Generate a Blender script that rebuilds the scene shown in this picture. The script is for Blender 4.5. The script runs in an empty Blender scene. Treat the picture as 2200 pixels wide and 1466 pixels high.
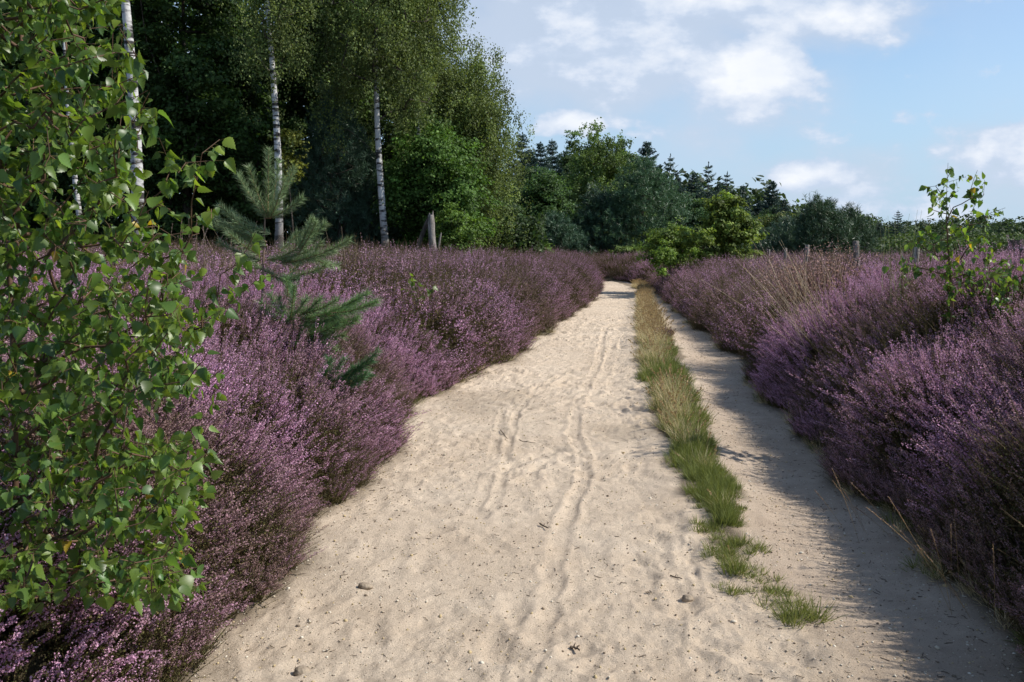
import bpy, math, random
import numpy as np
from mathutils import Vector
R = math.radians
rng = np.random.default_rng(7)
random.seed(7)
sc = bpy.context.scene
COL = sc.collection

# ------------------------------------------------------------------ camera
FPX, CXP, CYP, HOR, EYE = 1800.0, 1100.0, 733.0, 525.0, 1.6
PITCH = math.atan((CYP - HOR) / FPX)
cam_d = bpy.data.cameras.new('camera')
cam = bpy.data.objects.new('camera', cam_d); COL.objects.link(cam)
cam_d.sensor_width = 36; cam_d.lens = FPX / 2200 * 36
cam_d.clip_start = 0.05; cam_d.clip_end = 3000
cam.location = (0, 0, EYE); cam.rotation_euler = (R(90) - PITCH, 0, 0)
sc.camera = cam

# ------------------------------------------------------------------ light
SUN_EL, SUN_AZ = 44.0, 93.0          # azimuth clockwise from the view direction (+Y)
SKY_STR, SUN_STR, EXPO = 0.125, 4.6, 0.32
sd = Vector((math.sin(R(SUN_AZ)) * math.cos(R(SUN_EL)), math.cos(R(SUN_AZ)) * math.cos(R(SUN_EL)), math.sin(R(SUN_EL))))
sl = bpy.data.lights.new('sun', 'SUN'); sl.energy = SUN_STR; sl.angle = R(0.53); sl.color = (1.0, 0.95, 0.87)
so = bpy.data.objects.new('sun', sl); COL.objects.link(so)
so.rotation_euler = sd.to_track_quat('Z', 'Y').to_euler(); so.location = (20, 0, 30)

w = bpy.data.worlds.new('World'); sc.world = w; w.use_nodes = True
nt = w.node_tree; nt.nodes.clear()
def N(t, **k):
    n = nt.nodes.new(t)
    for a, b in k.items(): setattr(n, a, b)
    return n
def L(a, b): nt.links.new(a, b)
def val(sock, v):
    if hasattr(v, 'is_output'): L(v, sock)
    else: sock.default_value = v
def M(op, a, b=0.0, c=None, clamp=False):
    n = N('ShaderNodeMath', operation=op, use_clamp=clamp); val(n.inputs[0], a); val(n.inputs[1], b)
    if c is not None: val(n.inputs[2], c)
    return n.outputs[0]
def VM(op, a, b=(0, 0, 0)):
    n = N('ShaderNodeVectorMath', operation=op); val(n.inputs[0], a); val(n.inputs[1], b); return n
out = N('ShaderNodeOutputWorld'); bg = N('ShaderNodeBackground')
sky = N('ShaderNodeTexSky', sky_type='NISHITA', sun_disc=False, sun_elevation=R(SUN_EL), sun_rotation=R(SUN_AZ),
        air_density=1.0, dust_density=0.2, ozone_density=1.5, altitude=20)
tc = N('ShaderNodeTexCoord'); sep = N('ShaderNodeSeparateXYZ'); L(tc.outputs['Generated'], sep.inputs[0])
yy = M('MAXIMUM', sep.outputs['Y'], 0.04)
uu = M('DIVIDE', sep.outputs['X'], yy); vv = M('DIVIDE', sep.outputs['Z'], yy)
cb = N('ShaderNodeCombineXYZ'); L(uu, cb.inputs[0]); L(vv, cb.inputs[1])
nz = N('ShaderNodeTexNoise'); nz.inputs['Scale'].default_value = 13; nz.inputs['Detail'].default_value = 9; nz.inputs['Roughness'].default_value = 0.56
L(VM('MULTIPLY', cb.outputs[0], (1, 1.7, 1)).outputs[0], nz.inputs['Vector'])
nz2 = N('ShaderNodeTexNoise'); nz2.inputs['Scale'].default_value = 3.2; nz2.inputs['Detail'].default_value = 6
L(VM('ADD', cb.outputs[0], (3.1, 7.7, 0)).outputs[0], nz2.inputs['Vector'])
warp = VM('SUBTRACT', nz2.outputs['Color'], (0.5, 0.5, 0.5)); wv = VM('SCALE', warp.outputs[0]); wv.inputs['Scale'].default_value = 0.07
uvw = VM('ADD', cb.outputs[0], wv.outputs[0]).outputs[0]
# clouds: (u, v, half width, half height, weight)
def PXC(px, py): 
    a = math.atan((CYP - py) / FPX) - PITCH
    return (px - CXP) / FPX / math.cos(PITCH) , math.tan(a)
CL = [(1330,110,300,100,.9),(1560,-10,400,75,1.3),(1780,20,80,40,1.6),(1150,90,130,70,.7),(1630,160,105,75,2.2),(1550,200,110,58,1.5),(1490,200,90,40,1.0),(1225,278,62,30,2.2),
      (1440,270,110,55,.8),(1725,372,85,40,1.8),(1790,430,150,40,.8),(2190,325,95,62,2.2),(2120,400,160,80,.85),(1980,470,200,50,.7),
      (1900,240,330,55,.42),(640,60,300,120,.7),(2500,100,300,120,.9),(-500,80,500,120,.8)]
acc = None
for (cx, cy, a, b, wt) in CL:
    u0, v0 = PXC(cx, cy)
    d = VM('MULTIPLY', VM('SUBTRACT', uvw, (u0, v0, 0)).outputs[0], (FPX / a, FPX / b, 0)).outputs[0]
    ln = N('ShaderNodeVectorMath', operation='LENGTH'); L(d, ln.inputs[0])
    m = M('MULTIPLY', M('SUBTRACT', 1.45, ln.outputs['Value']), wt)
    acc = m if acc is None else M('SMOOTH_MAX', acc, m, 0.15)
dens = M('ADD', acc, M('MULTIPLY', M('SUBTRACT', nz.outputs['Fac'], 0.55), 5.2))
mr = N('ShaderNodeMapRange', interpolation_type='SMOOTHSTEP'); L(dens, mr.inputs[0])
mr.inputs[1].default_value = 0.0; mr.inputs[2].default_value = 1.0; mr.inputs[3].default_value = 0; mr.inputs[4].default_value = 0.95
# thin veil over all of the sky
veil = M('MULTIPLY', M('SUBTRACT', nz2.outputs['Fac'], 0.40, clamp=True), 0.9)
fac = M('MAXIMUM', mr.outputs[0], veil)
mr2 = N('ShaderNodeMapRange'); L(dens, mr2.inputs[0]); mr2.inputs[1].default_value = 0.5; mr2.inputs[2].default_value = 2.1
cc = N('ShaderNodeMix', data_type='RGBA'); L(M('ADD', M('MULTIPLY',mr2.outputs[0],.75), M('MULTIPLY', M('SUBTRACT', nz.outputs['Fac'], .5), .9), clamp=True), cc.inputs[0])
CB = 0.68 / SKY_STR
cc.inputs[6].default_value = (0.72 * CB, 0.84 * CB, 1.04 * CB, 1); cc.inputs[7].default_value = (1.20 * CB, 1.22 * CB, 1.26 * CB, 1)
mx = N('ShaderNodeMix', data_type='RGBA'); L(fac, mx.inputs[0]); L(sky.outputs[0], mx.inputs[6]); L(cc.outputs[2], mx.inputs[7])
soft = None
for (cx, cy, a, b, wt) in [(1300,110,380,150,1.5),(1560,0,420,110,1.5),(1160,60,220,110,1.3),(1580,210,230,110,.8),(1760,390,210,90,.8),(2150,380,220,130,.9),(1500,300,160,70,.6)]:
    u0, v0 = PXC(cx, cy)
    d = VM('MULTIPLY', VM('SUBTRACT', uvw, (u0, v0, 0)).outputs[0], (FPX / a, FPX / b, 0)).outputs[0]
    ln = N('ShaderNodeVectorMath', operation='LENGTH'); L(d, ln.inputs[0]); m = M('MULTIPLY', M('SUBTRACT', 1.25, ln.outputs['Value']), wt)
    soft = m if soft is None else M('SMOOTH_MAX', soft, m, 0.2)
ms_ = N('ShaderNodeMapRange', interpolation_type='SMOOTHSTEP'); L(M('ADD', soft, M('MULTIPLY', M('SUBTRACT', nz.outputs['Fac'], .5), 1.2)), ms_.inputs[0]); ms_.inputs[1].default_value = 0; ms_.inputs[2].default_value = 1.0; ms_.inputs[3].default_value = 0; ms_.inputs[4].default_value = .8
hz = N('ShaderNodeMapRange', interpolation_type='SMOOTHSTEP'); L(sep.outputs['Z'], hz.inputs[0]); hz.inputs[1].default_value = 0.0; hz.inputs[2].default_value = 0.30; hz.inputs[3].default_value = 0.85; hz.inputs[4].default_value = 0.0
hm = N('ShaderNodeMix', data_type='RGBA'); L(hz.outputs[0], hm.inputs[0]); L(sky.outputs[0], hm.inputs[6]); hm.inputs[7].default_value = (.315 / SKY_STR, .465 / SKY_STR, .645 / SKY_STR, 1)
sm = N('ShaderNodeMix', data_type='RGBA'); L(ms_.outputs[0], sm.inputs[0]); L(hm.outputs[2], sm.inputs[6]); sm.inputs[7].default_value = (.47 / SKY_STR, .54 / SKY_STR, .655 / SKY_STR, 1)
nt.links.remove(mx.inputs[6].links[0]); L(sm.outputs[2], mx.inputs[6])
L(mx.outputs[2], bg.inputs[0]); bg.inputs[1].default_value = SKY_STR; L(bg.outputs[0], out.inputs[0])

sc.view_settings.view_transform = 'Standard'; sc.view_settings.look = 'None'
sc.view_settings.exposure = EXPO; sc.view_settings.gamma = 1
sc.render.engine = 'CYCLES'
cy = sc.cycles; cy.max_bounces = 6; cy.diffuse_bounces = 3; cy.glossy_bounces = 2; cy.transmission_bounces = 3; cy.use_denoising = True
w.cycles.sampling_method = 'MANUAL'; w.cycles.sample_map_resolution = 512

# ------------------------------------------------------------------ helpers
def h2(ix, iy, s):
    v = np.sin(ix * 127.1 + iy * 311.7 + s * 74.7) * 43758.5453
    return v - np.floor(v)
def vn(x, y, s=0):
    ix, iy = np.floor(x), np.floor(y); fx, fy = x - ix, y - iy
    fx = fx * fx * (3 - 2 * fx); fy = fy * fy * (3 - 2 * fy)
    return ((h2(ix, iy, s) * (1 - fx) + h2(ix + 1, iy, s) * fx) * (1 - fy) + (h2(ix, iy + 1, s) * (1 - fx) + h2(ix + 1, iy + 1, s) * fx) * fy) * 2 - 1
def fbm(x, y, s=0, o=4):
    r = 0; a = 1; t = 0
    for k in range(o):
        r = r + a * vn(x * 2 ** k, y * 2 ** k, s + k * 13); t += a; a *= .5
    return r / t
def S(t): t = np.clip(t, 0, 1); return t * t * (3 - 2 * t)
def gpt(px, py, h=0.0):                       # photo pixel -> point on the plane z=h
    a = PITCH - math.atan((CYP - py) / FPX)
    Y = (EYE - h) / math.tan(a)
    dep = Y * math.cos(PITCH) + (EYE - h) * math.sin(PITCH)
    return ((px - CXP) / FPX * dep, Y)
def at(px, py, Y):                            # photo pixel at forward distance Y -> world point
    a = math.atan((CYP - py) / FPX) - PITCH
    z = EYE + Y * math.tan(a); dep = Y * math.cos(PITCH) - (z - EYE) * math.sin(PITCH)
    return np.array([(px - CXP) / FPX * dep, Y, z])

class MB:
    def __init__(s): s.V = []; s.F = []; s.C = []; s.n = 0
    def add(s, V, F, C=(1, 1, 1, 0)):
        V = np.asarray(V, float).reshape(-1, 3); F = np.asarray(F, int)
        C = np.asarray(C, float)
        if C.ndim == 1: C = np.tile(C, (len(F), 1))
        s.V.append(V); s.F.append(F + s.n); s.C.append(C); s.n += len(V)
    def mesh(s, name, smooth=False):
        me = bpy.data.meshes.new(name)
        V = np.concatenate(s.V); nf = sum(len(f) for f in s.F)
        li = np.concatenate([f.ravel() for f in s.F]); tot = np.concatenate([np.full(len(f), f.shape[1]) for f in s.F])
        st = np.concatenate([[0], np.cumsum(tot)[:-1]])
        me.vertices.add(len(V)); me.vertices.foreach_set('co', V.astype(np.float32).ravel())
        me.loops.add(len(li)); me.loops.foreach_set('vertex_index', li.astype(np.int32))
        me.polygons.add(nf); me.polygons.foreach_set('loop_start', st.astype(np.int32)); me.polygons.foreach_set('loop_total', tot.astype(np.int32))
        if smooth: me.polygons.foreach_set('use_smooth', np.ones(nf, bool))
        me.update(calc_edges=True)
        a = me.attributes.new('Col', 'FLOAT_COLOR', 'FACE'); a.data.foreach_set('color', np.concatenate(s.C).astype(np.float32).ravel())
        return me
    def obj(s, name, mat, parent=None, smooth=False):
        me = s.mesh(name, smooth); me.materials.append(mat)
        o = bpy.data.objects.new(name, me); COL.objects.link(o); o.parent = parent
        return o
def tag(o, label=None, cat=None, group=None, kind=None):
    if label: o['label'] = label
    if cat: o['category'] = cat
    if group: o['group'] = group
    if kind: o['kind'] = kind
    return o
def empty(name, loc, rz=0.0):
    o = bpy.data.objects.new(name, None); COL.objects.link(o); o.location = tuple(float(a) for a in loc); o.rotation_euler = (0, 0, rz)
    o.empty_display_size = .2; return o
def copy_tree(o, parent=None):
    c = o.copy(); COL.objects.link(c); c.parent = parent
    for ch in [x for x in o.children]: copy_tree(ch, c)
    return c
def nrm(a): return a / np.maximum(np.linalg.norm(a, axis=-1, keepdims=True), 1e-9)
def frames(d, spin=None):                     # matrices whose Z column is d
    d = nrm(d); n = len(d)
    if spin is None: spin = rng.uniform(0, 2 * np.pi, n)
    r = np.where(np.abs(d[:, 2:3]) > .95, [[1., 0, 0]], [[0, 0, 1.]])
    x = nrm(np.cross(r, d)); y = np.cross(d, x)
    c, s_ = np.cos(spin)[:, None], np.sin(spin)[:, None]
    X = x * c + y * s_; Y = np.cross(d, X)
    return np.stack([X, Y, d], axis=2)
def euler(Rm):
    ey = np.arcsin(np.clip(-Rm[:, 2, 0], -1, 1)); ex = np.arctan2(Rm[:, 2, 1], Rm[:, 2, 2]); ez = np.arctan2(Rm[:, 1, 0], Rm[:, 0, 0])
    return np.stack([ex, ey, ez], 1)
def stamp(mb, tv, tf, P, Rm, sc_, C):         # copies of a small template
    P = np.asarray(P); n = len(P); k = len(tv)
    sc_ = np.asarray(sc_); sc_ = np.broadcast_to(sc_.reshape(n, -1) if sc_.ndim else sc_, (n, sc_.reshape(n, -1).shape[1] if sc_.ndim else 1))
    T = tv[None] * (sc_[:, None, :] if sc_.shape[1] == 3 else sc_[:, None, :1])
    V = np.einsum('nij,nkj->nki', Rm, T) + P[:, None, :]
    F = (tf[None] + (np.arange(n) * k)[:, None, None]).reshape(-1, tf.shape[1])
    C = np.asarray(C, float)
    if C.ndim == 2: C = np.repeat(C, len(tf), axis=0)
    mb.add(V.reshape(-1, 3), F, C)
def cones(mb, A, B, ra, rb, k=5, C=(.2, .15, .1, 0)):
    A = np.asarray(A, float); B = np.asarray(B, float); n = len(A)
    if n == 0: return
    Rm = frames(B - A + 1e-7, np.zeros(n))
    an = np.arange(k) / k * 2 * np.pi; ring = np.stack([np.cos(an), np.sin(an), an * 0], 1)
    ra = np.broadcast_to(ra, n); rb = np.broadcast_to(rb, n)
    r0 = np.einsum('nij,kj->nki', Rm, ring)
    V = np.concatenate([A[:, None] + r0 * ra[:, None, None], B[:, None] + r0 * rb[:, None, None]], 1)
    j = np.arange(k); f = np.stack([j, (j + 1) % k, (j + 1) % k + k, j + k], 1)
    F = (f[None] + (np.arange(n) * 2 * k)[:, None, None]).reshape(-1, 4)
    C = np.asarray(C, float)
    if C.ndim == 2: C = np.repeat(C, k, axis=0)
    mb.add(V.reshape(-1, 3), F, C)
def tube(mb, P, r, k=8, C=(.2, .15, .1, 0), cap=True):
    P = np.asarray(P, float); n = len(P); r = np.broadcast_to(r, n)
    T = nrm(np.gradient(P, axis=0)); ref = np.array([0, 1., 0]) if abs(T[0, 2]) > .7 else np.array([0, 0, 1.])
    X = nrm(np.cross(ref[None], T)); Y = np.cross(T, X)
    an = np.arange(k) / k * 2 * np.pi
    V = P[:, None] + (X[:, None] * np.cos(an)[None, :, None] + Y[:, None] * np.sin(an)[None, :, None]) * r[:, None, None]
    i = np.arange(n - 1)[:, None] * k; j = np.arange(k)[None]
    F = np.stack([i + j, i + (j + 1) % k, i + k + (j + 1) % k, i + k + j], 2).reshape(-1, 4)
    mb.add(V.reshape(-1, 3), F, C)
    if cap:
        mb.add(V[-1], np.arange(k)[None], C); mb.add(V[0], np.arange(k)[None, ::-1], C)
def jit(c, n, v=.2, hue=None, hv=0.0):        # colour variation; hue = second colour
    c = np.array(c, float)[None, :3].repeat(n, 0)
    if hue is not None: t = np.clip(rng.normal(hv, .25, n), 0, 1)[:, None]; c = c * (1 - t) + np.array(hue)[None, :3] * t
    c = c * np.exp(rng.normal(0, v, n))[:, None]
    return np.concatenate([c, np.zeros((n, 1))], 1)

# ------------------------------------------------------------------ materials
def mat_new(name):
    m = bpy.data.materials.new(name); m.use_nodes = True; t = m.node_tree; t.nodes.clear()
    o = t.nodes.new('ShaderNodeOutputMaterial'); return m, t, o
def foliage_mat(name, rough=.5, trans=.3, spec=.4, tcol=(1.3, 1.25, .5)):
    m, t, o = mat_new(name); at_ = t.nodes.new('ShaderNodeAttribute'); at_.attribute_name = 'Col'
    p = t.nodes.new('ShaderNodeBsdfPrincipled'); p.inputs['Roughness'].default_value = rough; p.inputs['Specular IOR Level'].default_value = spec
    t.links.new(at_.outputs['Color'], p.inputs['Base Color'])
    if trans:
        tr = t.nodes.new('ShaderNodeBsdfTranslucent'); mu = t.nodes.new('ShaderNodeVectorMath'); mu.operation = 'MULTIPLY'
        t.links.new(at_.outputs['Color'], mu.inputs[0]); mu.inputs[1].default_value = [c * 1.5 for c in tcol]
        t.links.new(mu.outputs[0], tr.inputs[0]); mx_ = t.nodes.new('ShaderNodeMixShader'); mx_.inputs[0].default_value = trans
        t.links.new(p.outputs[0], mx_.inputs[1]); t.links.new(tr.outputs[0], mx_.inputs[2]); t.links.new(mx_.outputs[0], o.inputs[0])
    else: t.links.new(p.outputs[0], o.inputs[0])
    return m
def noise_mat(name, c1, c2, scale=(5, 5, 5), rough=.9, bump=.3, bscale=40, detail=6, lo=.35, hi=.65):
    m, t, o = mat_new(name); tcn = t.nodes.new('ShaderNodeTexCoord'); mp = t.nodes.new('ShaderNodeMapping'); mp.inputs['Scale'].default_value = scale
    n = t.nodes.new('ShaderNodeTexNoise'); n.inputs['Scale'].default_value = 1; n.inputs['Detail'].default_value = detail
    t.links.new(tcn.outputs['Object'], mp.inputs[0]); t.links.new(mp.outputs[0], n.inputs['Vector'])
    r = t.nodes.new('ShaderNodeValToRGB'); r.color_ramp.elements[0].color = (*c1, 1); r.color_ramp.elements[1].color = (*c2, 1)
    r.color_ramp.elements[0].position = lo; r.color_ramp.elements[1].position = hi
    t.links.new(n.outputs['Fac'], r.inputs[0]); p = t.nodes.new('ShaderNodeBsdfPrincipled'); p.inputs['Roughness'].default_value = rough
    p.inputs['Specular IOR Level'].default_value = .2
    t.links.new(r.outputs[0], p.inputs['Base Color'])
    n2 = t.nodes.new('ShaderNodeTexNoise'); n2.inputs['Scale'].default_value = bscale; t.links.new(tcn.outputs['Object'], n2.inputs['Vector'])
    b = t.nodes.new('ShaderNodeBump'); b.inputs['Strength'].default_value = bump; b.inputs['Distance'].default_value = .02
    t.links.new(n2.outputs['Fac'], b.inputs['Height']); t.links.new(b.outputs[0], p.inputs['Normal']); t.links.new(p.outputs[0], o.inputs[0])
    return m
M_LEAF = foliage_mat('leaf_glossy', .40, .42, .5)
M_FOL = foliage_mat('foliage', .6, .30, .22, (1.1, 1.1, .65))
M_NEED = foliage_mat('needles', .45, .12, .4, (1, 1, .6))
M_GRASS = foliage_mat('grass_blades', .6, .3, .25, (1.1, 1.05, .7))
M_TWIG = foliage_mat('twigs', .7, 0, .25)
M_BARK = noise_mat('bark', (.035, .028, .022), (.12, .10, .08), (14, 14, 4), .9, .8, 30)
M_GREYW = noise_mat('weathered_wood', (.09, .08, .07), (.30, .27, .24), (40, 40, 3), .9, .6, 25)
M_BIRCH = noise_mat('birch_bark', (.035, .032, .03), (.52, .51, .49), (2.6, 2.6, 11), .75, .4, 20, 7, .42, .52)
_t = M_BIRCH.node_tree; _p = [n for n in _t.nodes if n.type == 'BSDF_PRINCIPLED'][0]; _r = [n for n in _t.nodes if n.type == 'VALTORGB'][0]
_c = [n for n in _t.nodes if n.type == 'TEX_COORD'][0]; _s = _t.nodes.new('ShaderNodeSeparateXYZ'); _t.links.new(_c.outputs['Object'], _s.inputs[0])
_m = _t.nodes.new('ShaderNodeMapRange'); _t.links.new(_s.outputs['Z'], _m.inputs[0]); _m.inputs[1].default_value = .7; _m.inputs[2].default_value = 1.7; _m.inputs[3].default_value = .85; _m.inputs[4].default_value = 0
_x = _t.nodes.new('ShaderNodeMix'); _x.data_type = 'RGBA'; _t.links.new(_m.outputs[0], _x.inputs[0]); _t.links.new(_r.outputs[0], _x.inputs[6]); _x.inputs[7].default_value = (.07, .06, .05, 1); _t.links.new(_x.outputs[2], _p.inputs['Base Color'])
M_STONE = noise_mat('stone', (.20, .155, .11), (.38, .31, .23), (25, 25, 25), .85, .4, 60)

# heather: blossom colour fades from purple to rusty brown with the plant's own 'tint'
def heather_mat():
    m, t, o = mat_new('heather')
    a = t.nodes.new('ShaderNodeAttribute'); a.attribute_name = 'Col'
    ti = t.nodes.new('ShaderNodeAttribute'); ti.attribute_name = 'tint'; ti.attribute_type = 'INSTANCER'
    mu = t.nodes.new('ShaderNodeMath'); mu.operation = 'MULTIPLY'; t.links.new(a.outputs['Alpha'], mu.inputs[0]); t.links.new(ti.outputs['Fac'], mu.inputs[1])
    mx_ = t.nodes.new('ShaderNodeMix'); mx_.data_type = 'RGBA'; t.links.new(mu.outputs[0], mx_.inputs[0]); t.links.new(a.outputs['Color'], mx_.inputs[6])
    mx_.inputs[7].default_value = (.28, .19, .15, 1)
    p = t.nodes.new('ShaderNodeBsdfPrincipled'); p.inputs['Roughness'].default_value = .7; p.inputs['Specular IOR Level'].default_value = .2
    t.links.new(mx_.outputs[2], p.inputs['Base Color'])
    tr = t.nodes.new('ShaderNodeBsdfTranslucent'); t.links.new(mx_.outputs[2], tr.inputs[0])
    ms = t.nodes.new('ShaderNodeMixShader'); ms.inputs[0].default_value = .30; t.links.new(p.outputs[0], ms.inputs[1]); t.links.new(tr.outputs[0], ms.inputs[2])
    t.links.new(ms.outputs[0], o.inputs[0]); return m
M_HEATH = heather_mat()

# ------------------------------------------------------------------ lie of the land
LE = [(330,1600),(425,1466),(545,1345),(690,1195),(800,1070),(850,950),(925,845),(1035,800),(1075,782),(1175,705),(1260,652),(1280,625),(1284,606)]
RE = [(2420,1600),(2240,1466),(2060,1290),(1930,1130),(1800,1000),(1715,935),(1650,850),(1612,775),(1510,705),(1440,648),(1400,612)]
le = np.array([gpt(*p) for p in LE]); le[:, 0] -= .20 * np.clip((12 - le[:, 1]) / 9, 0, 1); re_ = np.array([gpt(*p) for p in RE]); re_[:, 0] += .09 * np.clip((11 - re_[:, 1]) / 5, 0, 1)
le = np.concatenate([[[le[0, 0] - .3, .5]], le, [[1.5, 41], [-14, 48]]]); re_ = np.concatenate([[[re_[0, 0], .5]], re_, [[4.4, 37.5], [-12, 53]]])
def XL(y): return np.interp(y, le[:, 1], le[:, 0]) + .05 * np.sin(y * 5.1) + .09 * np.sin(y * 2.1 + 1)
def XR(y): return np.interp(y, re_[:, 1], re_[:, 0]) + .06 * np.sin(y * 4.3) + .08 * np.sin(y * 1.75 + 1.2)
def cells(x, y, s_, seed):
    X_, Y_ = x / s_, y / s_; ix, iy = np.floor(X_), np.floor(Y_); best = np.full(np.shape(X_), 9.)
    for a in (-1, 0, 1):
        for b in (-1, 0, 1):
            cx_, cy_ = ix + a, iy + b; dx = cx_ + .15 + .7 * h2(cx_, cy_, seed) - X_; dy = cy_ + .15 + .7 * h2(cx_, cy_, seed + 5) - Y_
            best = np.minimum(best, dx * dx + dy * dy)
    return best
def bank(x, y):                               # soil height
    dl = XL(y) - x; dr = x - XR(y)
    zl = .50 * S(dl / .6) + .38 * S((dl - .3) / 2.0) + .14 * S((dl - 3) / 6)
    near = 1 - S((y - 7) / 6)
    zr = (.34 + .12 * near) * S(dr / .55) + (.32 + .32 * near) * S((dr - .25) / 1.4)
    wx, wy = x + .25 * fbm(x * 1.3, y * 1.3, 33, 2), y + .25 * fbm(x * 1.3, y * 1.3, 37, 2)
    bump = .10 * fbm(x * .75 + 5, y * .75, 3, 3) + .15 - np.where(dr > 0, .60, .44) * np.minimum(cells(wx, wy, 1.35, 4), .62) - .10 * np.minimum(cells(wx, wy, .5, 8), .7)
    z = np.where(dl > 0, zl + bump * S(dl / .9), np.where(dr > 0, zr + bump * S(dr / .9), 0))
    far = S((np.hypot(x, y) - 45) / 60)
    z = z * (1 - far) + far * .5
    return z
def ground_z(x, y):
    dl = XL(y) - x; dr = x - XR(y); inside = np.minimum(-dl, -dr)
    return bank(x, y) - .06 * S((inside + .25) / .2)

def axis(lo, hi, dense, fine, growth=1.12):
    a = list(np.arange(dense[0], dense[1], fine)); s = fine
    while a[-1] < hi: s *= growth; a.append(a[-1] + s)
    s = fine; b = []
    x = dense[0]
    while x > lo: s *= growth; x -= s; b.append(x)
    return np.array(b[::-1] + a)
gx = axis(-1500, 1500, (-7, 9), .08); gy = axis(-60, 1800, (1.5, 26), .08)
X, Y = np.meshgrid(gx, gy); Z = ground_z(X, Y)
ni, nj = X.shape
def gridF(ni, nj):
    i = np.arange(ni - 1)[:, None] * nj; j = np.arange(nj - 1)[None]
    return np.stack([i + j, i + j + 1, i + nj + j + 1, i + nj + j], 2).reshape(-1, 4)
M_SOIL = noise_mat('heath_soil', (.022, .017, .012), (.06, .05, .028), (3, 3, 3), 1, .6, 30)
mb = MB(); mb.add(np.stack([X, Y, Z], 2), gridF(ni, nj)); g = mb.obj('ground', M_SOIL, None, True); tag(g, kind='structure')

# ---- sandy path sheet with real foot and tyre marks
ys = [0.6]
while ys[-1] < 50: ys.append(ys[-1] + max(.0045 * ys[-1], .007))
ys = np.array(ys); NC = 440
tt = np.linspace(0, 1, NC)
xl = XL(ys) - .45; xr = XR(ys) + .45
PX = xl[:, None] + (xr - xl)[:, None] * tt[None]; PY = np.repeat(ys[:, None], NC, 1)
strip_l = np.array([gpt(*p) for p in [(1560,1210),(1500,1100),(1440,1010),(1425,950),(1395,860),(1358,790),(1366,690),(1372,625)]])
strip_l[:, 0] -= .05
strip_r = np.array([gpt(*p) for p in [(1600,1210),(1592,1070),(1560,980),(1545,930),(1500,820),(1475,750),(1422,685),(1400,625)]])
strip_r[:, 0] -= .09 * np.clip((strip_r[:, 1] - 5) / 2, 0, 1)
strip_m = (strip_l[:, 0] + np.interp(strip_l[:, 1], strip_r[:, 1], strip_r[:, 0])) / 2; strip_l[:, 0] += (strip_m - strip_l[:, 0]) * .18
def SLx(y): return np.interp(y, strip_l[:, 1], strip_l[:, 0]) + .035 * np.sin(y * 7) + .03 * np.sin(y * 3.1)
def SRx(y): return np.interp(y, strip_r[:, 1], strip_r[:, 0]) + .035 * np.sin(y * 6 + 1) + .03 * np.sin(y * 2.7)
def smooth_path_z(x, y):
    sl_, sr_ = SLx(y), SRx(y); c = (sl_ + sr_) / 2; wd = (sr_ - sl_) / 2
    ridge = .035 * np.clip(1 - ((x - c) / (wd + .25)) ** 2, 0, 1) * S((y - 3.6) / 1.2)
    trk = -.03 * np.exp(-((x - (XR(y) - .45 - .0 * y)) / .3) ** 2)
    return ridge + trk + .02 * fbm(x * .8, y * .8, 5, 2)
rt = S((PX - SRx(PY) + .12) / .3) * np.ones_like(PX)          # 1 on the firm narrow track at the right
PZ = smooth_path_z(PX, PY)
soft = 1 - .82 * rt
soft = soft * (.45 + .75 * S(fbm(PX * .6 + 9, PY * .5, 61, 2) + .6))
PZ += soft * (.008 * fbm(PX * 4.5, PY * 3.3, 21, 3) + .0095 * fbm(PX * 15, PY * 12, 31, 3)) + .0055 * fbm(PX * 42, PY * 38, 41, 2) * (.35 + soft)
PZ += .006 * np.minimum(0, vn(PX * 11, PY * 9, 77)) * soft
for k in range(1000):                           # footprints and scuffs
    y0 = 2.2 + rng.random() ** 1.5 * 16; x0 = rng.uniform(float(XL(y0)), float(SLx(y0)) + .1 if y0 > 4 else float(XR(y0)))
    an = rng.normal(-.12, .55); la, lb = rng.uniform(.07, .16), rng.uniform(.035, .07); dp = .002 + .011 * rng.random() ** 2
    i0, i1 = np.searchsorted(ys, [y0 - .35, y0 + .35]); xs = PX[i0:i1] - x0; yy_ = PY[i0:i1] - y0
    if rng.random() < .3: an += 1.4
    c, s_ = math.cos(an), math.sin(an); a_ = (xs * s_ + yy_ * c) / la; b_ = (xs * c - yy_ * s_) / lb
    a_ = a_ + .35 * vn(xs * 14 + k, yy_ * 14, 3); r2 = a_ ** 2 + b_ ** 2
    PZ[i0:i1] += (-dp * np.exp(-r2 * .9) * 1.5 + dp * .8 * np.exp(-(np.sqrt(r2) - 1.75) ** 2 * 3.5)) * soft[i0:i1]
def track(pts, wdt, dp, rim=.8, tread=False):
    q = np.array([gpt(*p) for p in pts]); q = q[np.argsort(q[:, 1])]
    lo, hi = q[0, 1], q[-1, 1]
    cx_ = np.interp(ys, q[:, 1], q[:, 0]); k5 = np.ones(9) / 9; cx_ = np.convolve(np.pad(cx_, 4, 'edge'), k5, 'valid')
    amp = (S((ys - lo) / .5) * (1 - S((ys - hi + 1.2) / 1.2)))[:, None] * np.clip(.62 + .9 * fbm(PX * 3, PY * 2.2, 8, 3), .05, 1.2)
    amp = amp * .88; d = (PX - cx_[:, None]) / wdt + .5 * vn(PX * 9, PY * 6, 5)
    if tread: amp = amp * (1 + .25 * np.sin(PY * 170 + 2 * d))
    return amp * (-dp * np.exp(-d ** 4) + dp * rim * np.exp(-(np.abs(d) - 1.6) ** 2 * 5))
PZ += track([(1300,700),(1285,780),(1255,840),(1240,880),(1230,930),(1255,985),(1252,1040),(1225,1095),(1198,1160),(1192,1230),(1172,1320),(1130,1466),(1090,1560)], .045, .013, .7, True)
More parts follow.
